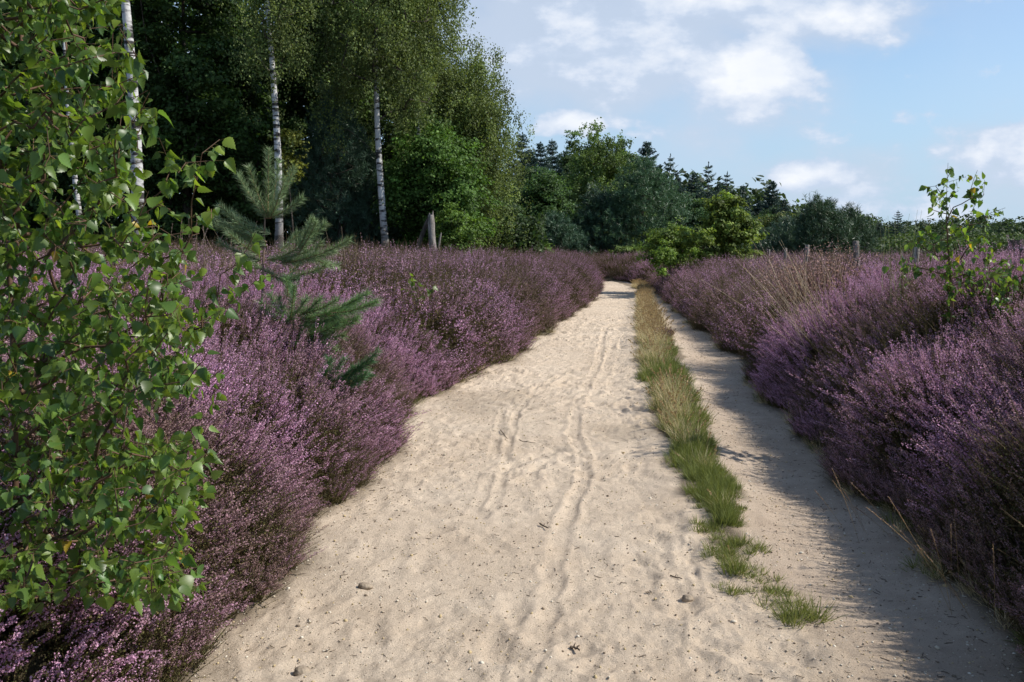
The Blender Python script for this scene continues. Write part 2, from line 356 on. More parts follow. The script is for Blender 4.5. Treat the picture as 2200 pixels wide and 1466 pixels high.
PZ += track([(1130,1180),(1090,1290),(1060,1380),(1040,1466)], .035, .007)
PZ += track([(1180,800),(1140,850),(1110,890),(1095,950),(1080,1030),(1050,1120)], .03, .008)
PZ += track([(1150,800),(1100,850),(1078,890),(1060,980),(1045,1040),(1000,1150)], .03, .006)
PZ += track([(1466,1080),(1455,1140),(1475,1210),(1495,1290),(1520,1420),(1530,1500)], .04, .009, .8, True)
PZ += track([(1330,700),(1300,800),(1270,870),(1245,900)], .05, .007)
m, t, o = mat_new('sand')
tcn = t.nodes.new('ShaderNodeTexCoord'); att = t.nodes.new('ShaderNodeAttribute'); att.attribute_name = 'zone'
def tn(sc_, det=6, rg=.6):
    n = t.nodes.new('ShaderNodeTexNoise'); n.inputs['Scale'].default_value = sc_; n.inputs['Detail'].default_value = det; n.inputs['Roughness'].default_value = rg
    t.links.new(tcn.outputs['Object'], n.inputs['Vector']); return n
def ramp(src, a, b, p0=.3, p1=.7):
    r = t.nodes.new('ShaderNodeValToRGB'); r.color_ramp.elements[0].color = (*a, 1); r.color_ramp.elements[1].color = (*b, 1)
    r.color_ramp.elements[0].position = p0; r.color_ramp.elements[1].position = p1; t.links.new(src, r.inputs[0]); return r.outputs[0]
def mixc(f, a, b, mode='MIX'):
    q = t.nodes.new('ShaderNodeMix'); q.data_type = 'RGBA'; q.blend_type = mode
    for s_, v in ((q.inputs[0], f), (q.inputs[6], a), (q.inputs[7], b)):
        if hasattr(v, 'is_output'): t.links.new(v, s_)
        else: s_.default_value = v
    return q.outputs[2]
n_big, n_mid, n_f = tn(1.3), tn(9), tn(320, 3, .7)
base = ramp(n_big.outputs['Fac'], (.58, .465, .345), (.66, .55, .425))
firm = ramp(n_big.outputs['Fac'], (.46, .36, .27), (.54, .44, .34))
sepz = t.nodes.new('ShaderNodeSeparateColor'); t.links.new(att.outputs['Color'], sepz.inputs[0])
c1 = mixc(sepz.outputs[0], base, firm)
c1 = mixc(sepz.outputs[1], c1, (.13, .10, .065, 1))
c1 = mixc(1.0, c1, ramp(n_f.outputs['Fac'], (.72, .70, .68), (1.12, 1.12, 1.12), .3, .62), 'MULTIPLY')
c1 = mixc(1.0, c1, ramp(n_mid.outputs['Fac'], (.88, .87, .86), (1.05, 1.05, 1.05), .3, .65), 'MULTIPLY')
vo = t.nodes.new('ShaderNodeTexVoronoi'); vo.inputs['Scale'].default_value = 55; t.links.new(tcn.outputs['Object'], vo.inputs['Vector'])
spk = t.nodes.new('ShaderNodeMath'); spk.operation = 'LESS_THAN'; t.links.new(vo.outputs['Distance'], spk.inputs[0]); spk.inputs[1].default_value = .13
c1 = mixc(spk.outputs[0], c1, (.20, .155, .11, 1))
p = t.nodes.new('ShaderNodeBsdfPrincipled'); p.inputs['Roughness'].default_value = .95; p.inputs['Specular IOR Level'].default_value = .15
t.links.new(c1, p.inputs['Base Color'])
b1 = t.nodes.new('ShaderNodeBump'); b1.inputs['Distance'].default_value = .018; b1.inputs['Strength'].default_value = .8; nb = tn(95, 6, .75); t.links.new(nb.outputs['Fac'], b1.inputs['Height'])
b2 = t.nodes.new('ShaderNodeBump'); b2.inputs['Distance'].default_value = .004; b2.inputs['Strength'].default_value = .6; t.links.new(n_f.outputs['Fac'], b2.inputs['Height']); t.links.new(b1.outputs[0], b2.inputs['Normal'])
t.links.new(b2.outputs[0], p.inputs['Normal']); t.links.new(p.outputs[0], o.inputs[0]); M_SAND = m
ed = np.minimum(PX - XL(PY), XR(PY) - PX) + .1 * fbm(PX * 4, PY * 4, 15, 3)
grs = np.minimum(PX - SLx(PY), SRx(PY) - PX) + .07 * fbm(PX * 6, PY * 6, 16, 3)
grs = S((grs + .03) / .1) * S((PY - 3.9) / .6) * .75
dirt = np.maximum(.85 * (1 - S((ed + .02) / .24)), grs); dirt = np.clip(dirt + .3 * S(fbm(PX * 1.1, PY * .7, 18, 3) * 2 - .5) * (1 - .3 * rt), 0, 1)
far_s = S((PY - 30) / 12)
mb = MB(); mb.add(np.stack([PX, PY, PZ * (1 - .5 * far_s)], 2), gridF(len(ys), NC))
me = mb.mesh('sand_path', True); me.materials.append(M_SAND)
za = me.attributes.new('zone', 'FLOAT_COLOR', 'POINT'); za.data.foreach_set('color', np.stack([rt, dirt, rt * 0, rt * 0 + 1], 2).astype(np.float32).ravel())
o = bpy.data.objects.new('sand_path', me); COL.objects.link(o); tag(o, kind='structure')
def path_z(x, y):
    i = np.clip(np.searchsorted(ys, y), 1, len(ys) - 1); j = np.clip(((x - xl[i]) / (xr[i] - xl[i]) * (NC - 1)).astype(int), 0, NC - 1)
    return PZ[i, j]
def surf_z(x, y):
    x = np.asarray(x, float); y = np.asarray(y, float)
    ins = (x > XL(y)) & (x < XR(y)) & (y < 48); return np.where(ins, np.maximum(path_z(x, y), bank(x, y)), np.maximum(bank(x, y), path_z(x, y) * (np.minimum(x - xl[0], 1) > -99) * 0 + bank(x, y)))

# ------------------------------------------------------------------ scattered ground cover (one object, instances inside it)
def scatter(name, variants, P, E, SCL, TINT, VI, mat):
    me_all = MB(); vid = []
    for k, v in enumerate(variants):
        for V_, F_, C_ in zip(v.V, v.F, v.C): me_all.V.append(V_); me_all.F.append(F_ + me_all.n); me_all.C.append(C_)
        me_all.n += v.n; vid += [k] * v.n
    nv = me_all.n; n = len(P)
    me_all.V.append(np.asarray(P)); 
    me = me_all.mesh(name); me.materials.append(mat)
    def pa(nm, ty, arr, fld):
        a = me.attributes.new(nm, ty, 'POINT'); a.data.foreach_set(fld, arr.ravel())
    z = lambda a, k=1: np.concatenate([np.zeros((nv, k)), np.asarray(a, float).reshape(n, k)]).astype(np.float32)
    pa('vid', 'INT', np.concatenate([vid, np.full(n, -1)]).astype(np.int32), 'value')
    pa('pick', 'INT', np.concatenate([np.zeros(nv), VI]).astype(np.int32), 'value')
    pa('rot', 'FLOAT_VECTOR', z(E, 3), 'vector'); pa('scl', 'FLOAT', z(SCL), 'value'); pa('tint', 'FLOAT', z(TINT), 'value')
    o = bpy.data.objects.new(name, me); COL.objects.link(o)
    ng = bpy.data.node_groups.new(name + '_scatter', 'GeometryNodeTree')
    ng.interface.new_socket('Geometry', in_out='INPUT', socket_type='NodeSocketGeometry'); ng.interface.new_socket('Geometry', in_out='OUTPUT', socket_type='NodeSocketGeometry')
    gn = lambda t_: ng.nodes.new(t_); lk = ng.links.new
    gi, go = gn('NodeGroupInput'), gn('NodeGroupOutput')
    def attr(nm, ty):
        a = gn('GeometryNodeInputNamedAttribute'); a.data_type = ty; a.inputs['Name'].default_value = nm
        return [s for s in a.outputs if s.enabled and s.name == 'Attribute'][0]
    def sepk(k, src):
        c = gn('FunctionNodeCompare'); c.data_type = 'INT'; c.operation = 'EQUAL'; lk(attr('vid', 'INT'), [s for s in c.inputs if s.enabled][0]); [s for s in c.inputs if s.enabled][1].default_value = k
        s = gn('GeometryNodeSeparateGeometry'); s.domain = 'POINT'; lk(src, s.inputs['Geometry']); lk(c.outputs[0], s.inputs['Selection']); return s.outputs[0]
    jn = gn('GeometryNodeJoinGeometry')
    for k in range(len(variants) - 1, -1, -1):
        ti = gn('GeometryNodeGeometryToInstance'); lk(sepk(k, gi.outputs[0]), ti.inputs[0]); lk(ti.outputs[0], jn.inputs[0])
    pts = sepk(-1, gi.outputs[0])
    ip = gn('GeometryNodeInstanceOnPoints'); lk(pts, ip.inputs['Points']); lk(jn.outputs[0], ip.inputs['Instance']); ip.inputs['Pick Instance'].default_value = True
    lk(attr('pick', 'INT'), ip.inputs['Instance Index']); lk(attr('rot', 'FLOAT_VECTOR'), ip.inputs['Rotation']); lk(attr('scl', 'FLOAT'), ip.inputs['Scale'])
    lk(ip.outputs[0], go.inputs[0])
    md = o.modifiers.new('scatter', 'NODES'); md.node_group = ng
    return o

# heather tuft templates
Q = np.array([[-.5, 0, 0], [.5, 0, 0], [.35, 0, 1], [-.35, 0, 1.]]); QF = np.array([[0, 1, 2, 3]])
D4 = np.array([[0, 0, 0], [.5, .08, .45], [0, 0, 1], [-.5, .08, .45]]); D4F = np.array([[0, 1, 2, 3]])
FL_P = np.array([.57, .29, .46]); FL_L = np.array([.79, .51, .67])
def heather_tuft(nsh, nfl, ngr, flen, spread=.45, fsz=.0062, bloom=1.0, k=3, prad=.0038):
    v = MB()
    for s in range(nsh):
        an = rng.uniform(0, 6.283); sp = spread * rng.random() ** .6
        d = np.array([math.cos(an) * sp, math.sin(an) * sp, 1.]); d /= np.linalg.norm(d)
        b0 = np.array([math.cos(an), math.sin(an), 0]) * rng.uniform(0, .07) + [0, 0, -.05]; ln = rng.uniform(.20, .40) + .12 * (rng.random() < .2)
        bend = rng.normal(0, .05, 3); bend[2] = abs(bend[2]) * .5
        t_ = np.linspace(0, 1, 5)[:, None]; P_ = b0 + d * ln * t_ + bend * t_ ** 2
        cones(v, P_[:-1], P_[1:], [.0022, .002, .0016, .0012], [.002, .0016, .0012, .0006], k, jit((.12, .085, .05), 4, .3))
        f0 = 1 - rng.uniform(.22, .42) * bloom
        def along(n, lo, hi, sz, cols, ra):
            u = np.sort(rng.uniform(lo, hi, n)); pc = b0 + d * ln * u[:, None] + bend * (u ** 2)[:, None]
            a2 = rng.uniform(0, 6.283, n); Rm0 = frames(np.tile(d, (n, 1)), a2); o_ = Rm0[:, :, 0]
            di = nrm(o_ * rng.uniform(.4, 1.2, (n, 1)) + d * .6 + rng.normal(0, .3, (n, 3)))
            szv = sz * rng.uniform(.6, 1.3, n) * (1 - .35 * (u - lo) / max(hi - lo, .01))
            stamp(v, D4, D4F, pc + o_ * ra, frames(di), szv, cols)
        if rng.random() < (.66 if bloom > .6 else .25):
            c = jit(FL_P, nfl, .22, FL_L, .35); c[:, 3] = 1
            along(nfl, f0, 1.0, fsz, c, prad)
        along(ngr, .12, f0 + .05, fsz * 1.1, jit((.105, .12, .036), ngr, .35, (.17, .12, .055), .4), .0006)
    return v
near_v = [heather_tuft(14, 66, 50, .75, .26, .0098, prad=.0062) for _ in range(4)] + [heather_tuft(22, 16, 56, .4, .45, .0085, bloom=.5) for _ in range(2)]
far_v = [heather_tuft(24, 13, 14, .4, .34, .0132) for _ in range(3)] + [heather_tuft(24, 3, 16, .4, .5, .0125, bloom=.5)]

def in_view(x, y, m=.16):
    return (y > 1.2) & (np.abs(x / np.maximum(y, .1)) < 0.62 * (1 + m) + .8 / np.maximum(y, .5))
def heather_points(side, n, ylo, yhi, wmax, far):
    y = rng.uniform(ylo, yhi, n * 3); d = wmax * rng.random(n * 3) ** 1.6 - .03
    x = XL(y) - d if side < 0 else XR(y) + d
    ok = in_view(x, y)
    if side < 0: ok &= (d > .0) & ~((y > 20) & (x < -6)) 
    x, y, d = x[ok][:n], y[ok][:n], d[ok][:n]
    e = .03; zx = (bank(x + e, y) - bank(x - e, y)) / (2 * e); zy = (bank(x, y + e) - bank(x, y - e)) / (2 * e)
    nn = np.stack([-zx, -zy, np.ones_like(x)], 1); nn = nrm(nn)
    lean = np.stack([-side * np.full_like(x, 1.0 if side<0 else .75), -.25 * np.ones_like(x), 0 * x], 1) * (.20 + .35 * (1 - S(d / 1.0)))[:, None]
    di = nrm(nn * .75 + [0, 0, .55] + lean + rng.normal(0, .09, (len(x), 3)) + .3 * np.stack([fbm(x * 1.3, y * 1.3, 51, 2), fbm(x * 1.3, y * 1.3, 55, 2), 0 * x], 1))
    di[:, 2] = np.maximum(di[:, 2], .22)
    E = euler(frames(di))
    n1 = fbm(x * .55, y * .55, 71, 3); n2_ = fbm(x * 1.6, y * 1.6, 81, 2)
    tint = np.clip(.22 + 1.25 * n1 + .5 * n2_ + rng.normal(0, .16, len(x)), 0, .95)
    if side > 0: tint = np.clip(tint + .26 * np.exp(-((y - 7) / 2.2) ** 2) * (x > 3.3), 0, 1)
    tint = np.clip(tint + .12 * (1 - S((d - .0) / .3)), 0, 1)
    z = bank(x, y) - .02
    sc_ = rng.uniform(.8, 1.2, len(x)) * (1 + .10 * n1) * (1.35 if far else 1) * (.55 + .45 * S((d + .05) / .4))
    nb_ = (rng.random(len(x)) < (.20 + .45 * (n2_ > .18) + .30 * (cells(x, y, .5, 8) > .3) + .45 * (fbm(x * .9, y * .9, 87, 2) > .32) + .12 * (d < .14)))
    nv = (4, 2) if not far else (3, 1)
    vi = np.where(nb_, nv[0] + rng.integers(0, nv[1], len(x)), rng.integers(0, nv[0], len(x)))
    return np.stack([x, y, z], 1), E, sc_, tint, vi
def cat(*a): return [np.concatenate(q) for q in zip(*a)]
H_LEFT_NEAR = heather_points(-1, 3700, 1.3, 9.5, 5.2, False)
H_RIGHT_NEAR = heather_points(1, 3700, 1.9, 10.5, 5.0, False)
o = scatter('heather', near_v, *cat(H_LEFT_NEAR), M_HEATH); tag(o, 'purple flowering heather bank on the left of the path, nearest the birch bush', 'heather', 'flowering heather', 'stuff')
o = scatter('heather', near_v, *cat(H_RIGHT_NEAR), M_HEATH); tag(o, 'purple flowering heather bank on the right casting shade over the narrow track', 'heather', 'flowering heather', 'stuff')
o = scatter('heather', far_v, *cat(heather_points(-1, 7500, 9.2, 42, 15, True)), M_HEATH); tag(o, 'mauve heather slope on the left running back to the birch wood', 'heather', 'flowering heather', 'stuff')
o = scatter('heather', far_v, *cat(heather_points(1, 9000, 10.2, 52, 16, True)), M_HEATH); tag(o, 'pink heather strip along the far right of the path up to its bend', 'heather', 'flowering heather', 'stuff')

# ------------------------------------------------------------------ grass
BL = np.array([[-.5, 0, 0], [.5, 0, 0], [-.38, .10, .45], [.38, .10, .45], [0, .42, 1.0]]); BLF4 = np.array([[0, 1, 3, 2]]); BLF3 = np.array([[2, 3, 4]])
def grass_tuft(n, ln, wd, c, hue, spread=.7, rad=.05, hv=.3, seeds=0):
    v = MB(); an = rng.uniform(0, 6.283, n); sp = spread * rng.random(n) ** .7
    di = nrm(np.stack([np.cos(an) * sp, np.sin(an) * sp, np.ones(n)], 1)); P_ = np.stack([np.cos(an), np.sin(an), an * 0], 1) * (rng.random(n) * rad)[:, None]
    Rm = frames(di, rng.uniform(0, 6.28, n)); l_ = ln * rng.uniform(.5, 1.2, n); s_ = np.stack([wd * rng.uniform(.7, 1.3, n), l_, l_], 1)
    C_ = jit(c, n, .22, hue, hv); stamp(v, BL, BLF4, P_, Rm, s_, C_); n0 = len(v.V)
    stamp(v, BL, BLF3, P_, Rm, s_, C_)
    for k in range(seeds):
        a = rng.uniform(0, 6.283); s2 = rng.uniform(.1, .5); d = np.array([math.cos(a) * s2, math.sin(a) * s2, 1.]); l2 = ln * rng.uniform(1.3, 2.0); t_ = np.linspace(0, 1, 5)[:, None]
        q = d * l2 * t_ + np.array([d[0], d[1], -.3]) * .25 * l2 * t_ ** 2; cones(v, q[:-1], q[1:], .0008, .0007, 3, jit((.40, .30, .16), 4, .15))
        m_ = 14; u = rng.uniform(.78, 1, m_); pc = d * l2 * u[:, None] + np.array([d[0], d[1], -.3]) * .25 * l2 * (u ** 2)[:, None]
        stamp(v, D4, D4F, pc, frames(nrm(d[None] + rng.normal(0, .5, (m_, 3)))), .011, jit((.36, .27, .16), m_, .2))
    return v
G_GREEN, G_DRY = (.13, .165, .045), (.58, .48, .32)
gv = [grass_tuft(42, .095, .0035, G_GREEN, (.20, .22, .06)) for _ in range(3)] + [grass_tuft(40, .13, .0028, G_DRY, (.42, .39, .23), .85, .05, .35, 1) for _ in range(3)]
def strip_points(n):
    y = 3.9 + rng.random(n) ** 1.35 * 27; t_ = np.clip(rng.normal(.5, .24, n), 0, 1); x = SLx(y) + (SRx(y) - SLx(y)) * t_
    t_ = .5 + (t_ - .5) * np.where(y > 10, .62, .8); x = SLx(y) + (SRx(y) - SLx(y)) * t_
    dry = np.clip(.12 + S((y - 9.5) / 5) * .62 + .4 * fbm(x * 2, y * .8, 91, 2) - .5 * (t_ > .62) * (y < 14), 0, .96)
    isdry = rng.random(n) < dry
    keep = rng.random(n) < S((y - 3.9) / .9) * .9 + .1; keep &= (fbm(x * 3, y * 3, 93, 2) > -.30 + .6 * (1 - S((y - 4) / 1.3)))
    x, y, t_, isdry = x[keep], y[keep], t_[keep], isdry[keep]; m_ = len(x)
    di = nrm(np.stack([rng.normal(0, .2, m_) + .35 * (t_ - .5), rng.normal(0, .2, m_) - .05, np.ones(m_)], 1))
    edge = 1 - np.abs(t_ - .5) * 2
    sc_ = rng.uniform(.75, 1.25, m_) * (.6 + .5 * S(edge * 2)) * (.75 + .65 * S((y - 4.5) / 4))
    vi = np.where(isdry, rng.integers(3, 6, m_), rng.integers(0, 3, m_))
    return np.stack([x, y, path_z(x, y) - .01], 1), euler(frames(di)), sc_, np.zeros(m_), vi
def edge_points(n, side, ylo, yhi, dryp):
    y = ylo + rng.random(n) ** 1.4 * (yhi - ylo); d = rng.normal(-.02, .07, n); x = (XL(y) - .06 - d) if side < 0 else (XR(y) + .02 + d)
    k = fbm(y * 1.1, y * 0 + side, 95, 2) > -.15; x, y = x[k], y[k]; m_ = len(x)
    di = nrm(np.stack([-side * np.full(m_, .35) + rng.normal(0, .25, m_), rng.normal(-.1, .25, m_), np.ones(m_)], 1))
    z = np.maximum(path_z(x, y), bank(x, y)) - .01
    return np.stack([x, y, z], 1), euler(frames(di)), rng.uniform(.5, 1.05, m_), np.zeros(m_), np.where(rng.random(m_) < dryp, rng.integers(3, 6, m_), rng.integers(0, 3, m_))
o = scatter('grass', gv, *strip_points(3900), M_GRASS); tag(o, 'strip of straw and green grass between the wide path and the narrow track', 'grass', None, 'stuff')
o = scatter('grass', gv, *cat(edge_points(260, -1, 7, 34, .7), edge_points(900, 1, 2.6, 34, .6)), M_GRASS); tag(o, 'loose grass along both foots of the heather banks', 'grass', None, 'stuff')
TUFTS = [(1550,1108,.18,.05,'broad thin green grass patch just below the end of the grass strip'),(1532,1150,.13,.05,'low green grass patch second below the grass strip, at its left'),
         (1568,1188,.20,.06,'wide bushy green grass tuft left of the smaller tuft, in the middle of the patches'),(1592,1215,.11,.05,'small dark green grass tuft touching the wide bushy one'),
         (1585,1268,.10,.04,'small faded grass tuft nearest the pale lumpy stone'),(1638,1240,.09,.05,'small fresh green grass tuft right above the round one'),
         (1664,1278,.13,.06,'round dense green grass tuft, last but one toward the camera'),(1724,1325,.13,.10,'spiky long bladed grass tuft standing alone nearest the camera')]
for (px, py, rad, ln, lab) in TUFTS:
    x, y = gpt(px, py); rad *= .9; n = int(240 * rad / .10); v = MB()
    for k in range(max(5, int(rad * 90))):
        t_ = grass_tuft(int(n / 6), ln * rng.uniform(.5, 1.3), .0032, G_GREEN, (.26, .26, .09), 1.3, .035, .3); r_ = rad * rng.random() ** .6; a = rng.uniform(0, 6.28)
        off = np.array([math.cos(a) * r_, math.sin(a) * r_ * .8, 0]); off[2] = float(path_z(np.array([x + off[0]]), np.array([y + off[1]]))[0]) - .006
        for V_, F_, C_ in zip(t_.V, t_.F, t_.C):
            v.V.append(V_ + off); v.F.append(F_ + v.n); v.C.append(C_)
        v.n += t_.n
    o = v.obj('grass_tuft', M_GRASS); o.location = (x, y, 0); tag(o, lab, 'grass tuft', 'grass tufts on the sand')

# ------------------------------------------------------------------ pebbles, litter, stones, twigs
def rock(seed, sub=2, sq=(1, .8, .55), rough=.12):
    import bmesh
    bm = bmesh.new(); bmesh.ops.create_icosphere(bm, subdivisions=sub, radius=1)
    V = np.array([v.co[:] for v in bm.verts]); F = np.array([[v.index for v in f.verts] for f in bm.faces]); bm.free()
    V = V * (1 + rough * fbm(V[:, :1] * 1.7 + seed, V[:, 1:2] * 1.7 + V[:, 2:3] * 2.3, seed, 3)) * np.array(sq); return V, F
peb = []
for k in range(5):
    v = MB(); V_, F_ = rock(k + 3, 1, (1, rng.uniform(.6, .9), rng.uniform(.4, .7)), .35); v.add(V_ * .5, F_, (*(np.array([(.50, .43, .32), (.26, .20, .14), (.62, .56, .45), (.17, .13, .09), (.46, .36, .20)][k])), 0)); peb.append(v)
n = 24000
y = 1.9 + rng.random(n) ** 1.6 * 16; u_ = rng.random(n); u_ = np.where(rng.random(n) < .6, np.where(rng.random(n) < .6, u_ ** 2.2, 1 - u_ ** 2.6 * .3), u_); x = XL(y) + .02 + (XR(y) - XL(y) - .04) * u_
s_ = .0035 + .0065 * rng.random(n) ** 2 + .012 * (rng.random(n) < .035) * rng.random(n)
o = scatter('gravel', peb, np.stack([x, y, path_z(x, y) + s_ * .12], 1), rng.uniform(0, 6.28, (n, 3)) * [.1, .1, 1], s_ * 1.5, np.zeros(n), rng.integers(0, 5, n), M_TWIG)
tag(o, 'fine pale gravel and grit strewn over the sandy path', 'gravel', None, 'stuff')
lit = []
for k in range(4):
    v = MB(); q = np.cumsum(np.concatenate([[[0, 0, 0]], rng.normal(0, .25, (4, 3)) * [1, 1, .12] + [.8, 0, 0]]), 0); q = (q - q.mean(0)) * .3
    cones(v, q[:-1], q[1:], .045, .04, 4, jit((.10, .075, .05), 4, .3)); lit.append(v)
n = 6000
y = 1.9 + rng.random(n) ** 1.5 * 15; u_ = rng.random(n); u_ = np.where(rng.random(n) < .8, np.where(rng.random(n) < .4, u_ ** 2.5 * .5, 1 - u_ ** 1.8 * .36), u_); x = XL(y) + (XR(y) - XL(y)) * u_
o = scatter('plant_litter', lit, np.stack([x, y, path_z(x, y) + .002], 1), rng.uniform(0, 6.28, (n, 3)) * [.05, .05, 1], (.006 + .04 * rng.random(n) ** 2.5), np.zeros(n), rng.integers(0, 4, n), M_TWIG)
tag(o, 'dark crumbs of dead heather lying on the sand by the banks', 'plant litter', None, 'stuff')
for (px, py, s_, sq, lab, sd_) in [(785,1266,.034,(1,.6,.5),'smooth brown oval stone on the sand left of centre',11),(649,1445,.032,(1,.8,.6),'rounded brown stone at the bottom edge beside the heather',12),(1477,1279,.026,(1,.8,.75),'pale lumpy stone beside the grass tufts',13)]:
    x, y = gpt(px, py); V_, F_ = rock(sd_, 3, sq, .22); v = MB(); v.add(V_ * s_, F_); o = v.obj('stone', M_STONE, None, True)
    o.location = (x, y, float(path_z(np.array([x]), np.array([y]))[0]) + s_ * sq[2] * .35); o.rotation_euler = (0, .1, rng.uniform(-.4, .4)); tag(o, lab, 'stone', 'stones on the path')
for (a, b, th, lab) in [((1160,1130),(1178,1140),.005,'short dark twig lying on the sand in mid path'),((1115,948),(1150,955),.003,'thin straight twig lying farther up the path'),((1225,1390),(1245,1397),.006,'stubby dark twig near the bottom edge of the path'),((1440,1238),(1465,1246),.004,'thin crooked twig beside the pale lumpy stone'),((1075,925),(1090,945),.004,'forked little twig high on the left of the path')]:
    A, B = gpt(*a), gpt(*b); c = ((A[0] + B[0]) / 2, (A[1] + B[1]) / 2); z = float(path_z(np.array([c[0]]), np.array([c[1]]))[0]) + th
    t_ = np.linspace(-.5, .5, 6); q = np.stack([(B[0] - A[0]) * t_, (B[1] - A[1]) * t_ + rng.normal(0, .004, 6), np.abs(rng.normal(0, .003, 6)) + .002], 1)
    v = MB(); tube(v, q, th * np.linspace(1, .6, 6), 6, (.09, .065, .045, 0)); cones(v, [q[2]], [q[2] + (q[4] - q[2]) * .5 + [0, .02, .01]], th * .6, th * .3, 5, (.09, .065, .045, 0))
    o = v.obj('twig', M_TWIG, None, True); o.location = (c[0], c[1], z); tag(o, lab, 'twig', 'twigs on the path')

# ------------------------------------------------------------------ growing trees
def grow(trunk, ends, seg=.35, up=.12, zpen=.8, jitter=.03):
    nodes = [np.array(p) for p in trunk]; par = [-1] + list(range(len(trunk) - 1)); T = np.array(trunk)
    order = np.argsort([np.min(np.linalg.norm(T - e, axis=1)) for e in ends])
    A = np.array(nodes); tips = []
    for i in order:
        e = ends[i]; d = np.linalg.norm(A - e, axis=1); dz = A[:, 2] - (e[2] - .25 * np.hypot(A[:, 0] - e[0], A[:, 1] - e[1]))
        k = int(np.argmin(d + zpen * np.maximum(dz, 0))); n0 = A[k]; dd = d[k]; m_ = max(1, int(round(dd / seg)))
        c = (n0 + e) / 2 + np.array([0, 0, up * dd]) + rng.normal(0, jitter * dd + 1e-6, 3); new = []; pk = k
        for q in range(1, m_ + 1):
            u = q / m_; new.append((1 - u) ** 2 * n0 + 2 * u * (1 - u) * c + u * u * e); par.append(pk); pk = len(A) + q - 1
        A = np.concatenate([A, new]); tips.append(pk)
    par = np.array(par); cnt = np.zeros(len(A)); cnt[tips] = 1
    for i in range(len(A) - 1, 0, -1): cnt[par[i]] += cnt[i]
    return A, par, np.maximum(cnt, 1), np.array(tips)
def wood(mb, A, par, rad, k=6, C=(.1, .08, .06, 0), skip=0):
    i = np.arange(max(1, skip), len(A)); cones(mb, A[par[i]], A[i], np.minimum(rad[par[i]], rad[i] * 1.5), rad[i], k, C)

def ell_ends(n, c, r, lo=.35, prof=None):
    out_ = []
    while len(out_) < n:
        v = rng.normal(0, 1, 3); v /= np.linalg.norm(v); q = v * rng.uniform(lo, 1) ** .6
        if prof is not None: pr = prof((q[2] + 1) / 2); q[0] *= pr; q[1] *= pr
        out_.append(np.array(c) + q * np.array(r) * (1 + .16 * math.sin(5 * q[0] + 3 * q[2]) + rng.normal(0, .05)))
    return np.array(out_)
def frames_n(nv):                             # matrices whose Y column (leaf face) is nv
    nv = nrm(nv); z_ = nrm(np.cross(nv, rng.normal(0, 1, nv.shape) + [0, 0, .0])); x_ = np.cross(nv, z_); return np.stack([x_, nv, z_], axis=2)
LQ = np.array([[0, 0, 0], [.36, .06, .42], [0, -.05, 1], [-.36, .06, .42]])
def broadleaf(name, label, cat_, loc, H, r, cz, rz, nends=110, per=170, leaf=.085, clump=.42, col=(.05, .085, .02), hue=(.10, .13, .03), droop=0.0, bark=M_BARK, tr=.13, prof=None, group='trees of the wood edge', trunk_pts=None, hv=.3, gnd=None, leanx=0., lo=.35, mat=M_FOL):
    root = empty(name, loc); z = np.linspace(0, 1, 12)
    T = np.stack([leanx * H * z ** 1.3 + .05 * H * .2 * np.sin(z * 5 + loc[0]), .03 * H * .2 * np.cos(z * 4), H * .93 * z], 1) if trunk_pts is None else trunk_pts
    ctr = np.array([leanx * cz, 0, cz]); E_ = ell_ends(nends, ctr, (r, r * .9, rz), lo, prof); E_[:, 2] = np.maximum(E_[:, 2], .25)
    A, par, cnt, tips = grow(T, E_, .5, .10)
    rad = .010 * np.sqrt(cnt) * H / 8; tz = np.arange(len(T)); rad[tz] = np.maximum(rad[tz] * 0, tr * (1 - .85 * (tz / (len(T) - 1)))); rad[0] = tr * 1.25
    tb = MB(); tube(tb, T, rad[tz], 12, (.1, .08, .06, 0)); nf0 = sum(len(f) for f in tb.F)
    i = np.arange(len(T), len(A)); ls = .62 if droop else 1.0; cones(tb, A[par[i]], A[i], np.minimum(rad[par[i]], rad[i] * 1.4) * ls, rad[i] * ls, 5); to = tb.obj('trunk', bark, root, True)
    to.data.materials.append(M_BARK); mi = np.ones(len(to.data.polygons), np.int32); mi[:nf0] = 0; to.data.polygons.foreach_set('material_index', mi)
    fb = MB(); tp = A[tips]
    bright = 1.3 * np.exp(rng.normal(0, .30, len(tp)))
    cen = np.repeat(np.arange(len(tp)), per); n_ = len(cen)
    if droop > 0:
        nh = 7; hx = rng.normal(0, clump * 1.0, (len(tp), nh, 3)); hx[:, :, 2] *= .6; hl = droop * rng.uniform(.4, 1.2, (len(tp), nh))
        wh = rng.integers(0, nh, n_); u = rng.random(n_)
        P_ = tp[cen] + hx[cen, wh] + rng.normal(0, .09, (n_, 3)) * (1.3 - u[:, None] * .7); P_[:, 2] -= u ** 1.3 * hl[cen, wh]
    else:
        sub = rng.normal(0, clump * .6, (len(tp), 6, 3)) * [1, 1, .6]; wh = rng.integers(0, 6, n_)
        P_ = tp[cen] + sub[cen, wh] + rng.normal(0, clump * .30, (n_, 3)) * [1, 1, .45]
    P_[:, 2] = np.maximum(P_[:, 2], .1)
    off = P_ - tp[cen]; FR = frames_n(nrm(off) * .6 + [0, 0, .55] + rng.normal(0, .42, (n_, 3))) if droop == 0 else frames(nrm(rng.normal(0, .8, (n_, 3)) + [0, 0, -1.0])); s_ = leaf * rng.uniform(.6, 1.3, n_)
    C_ = jit(col, n_, .2, hue, hv); C_[:, :3] *= bright[cen][:, None]
    stamp(fb, LQ, D4F, P_, FR, s_, C_); fb.obj('crown', mat, root)
    tag(root, label, cat_, group); return root

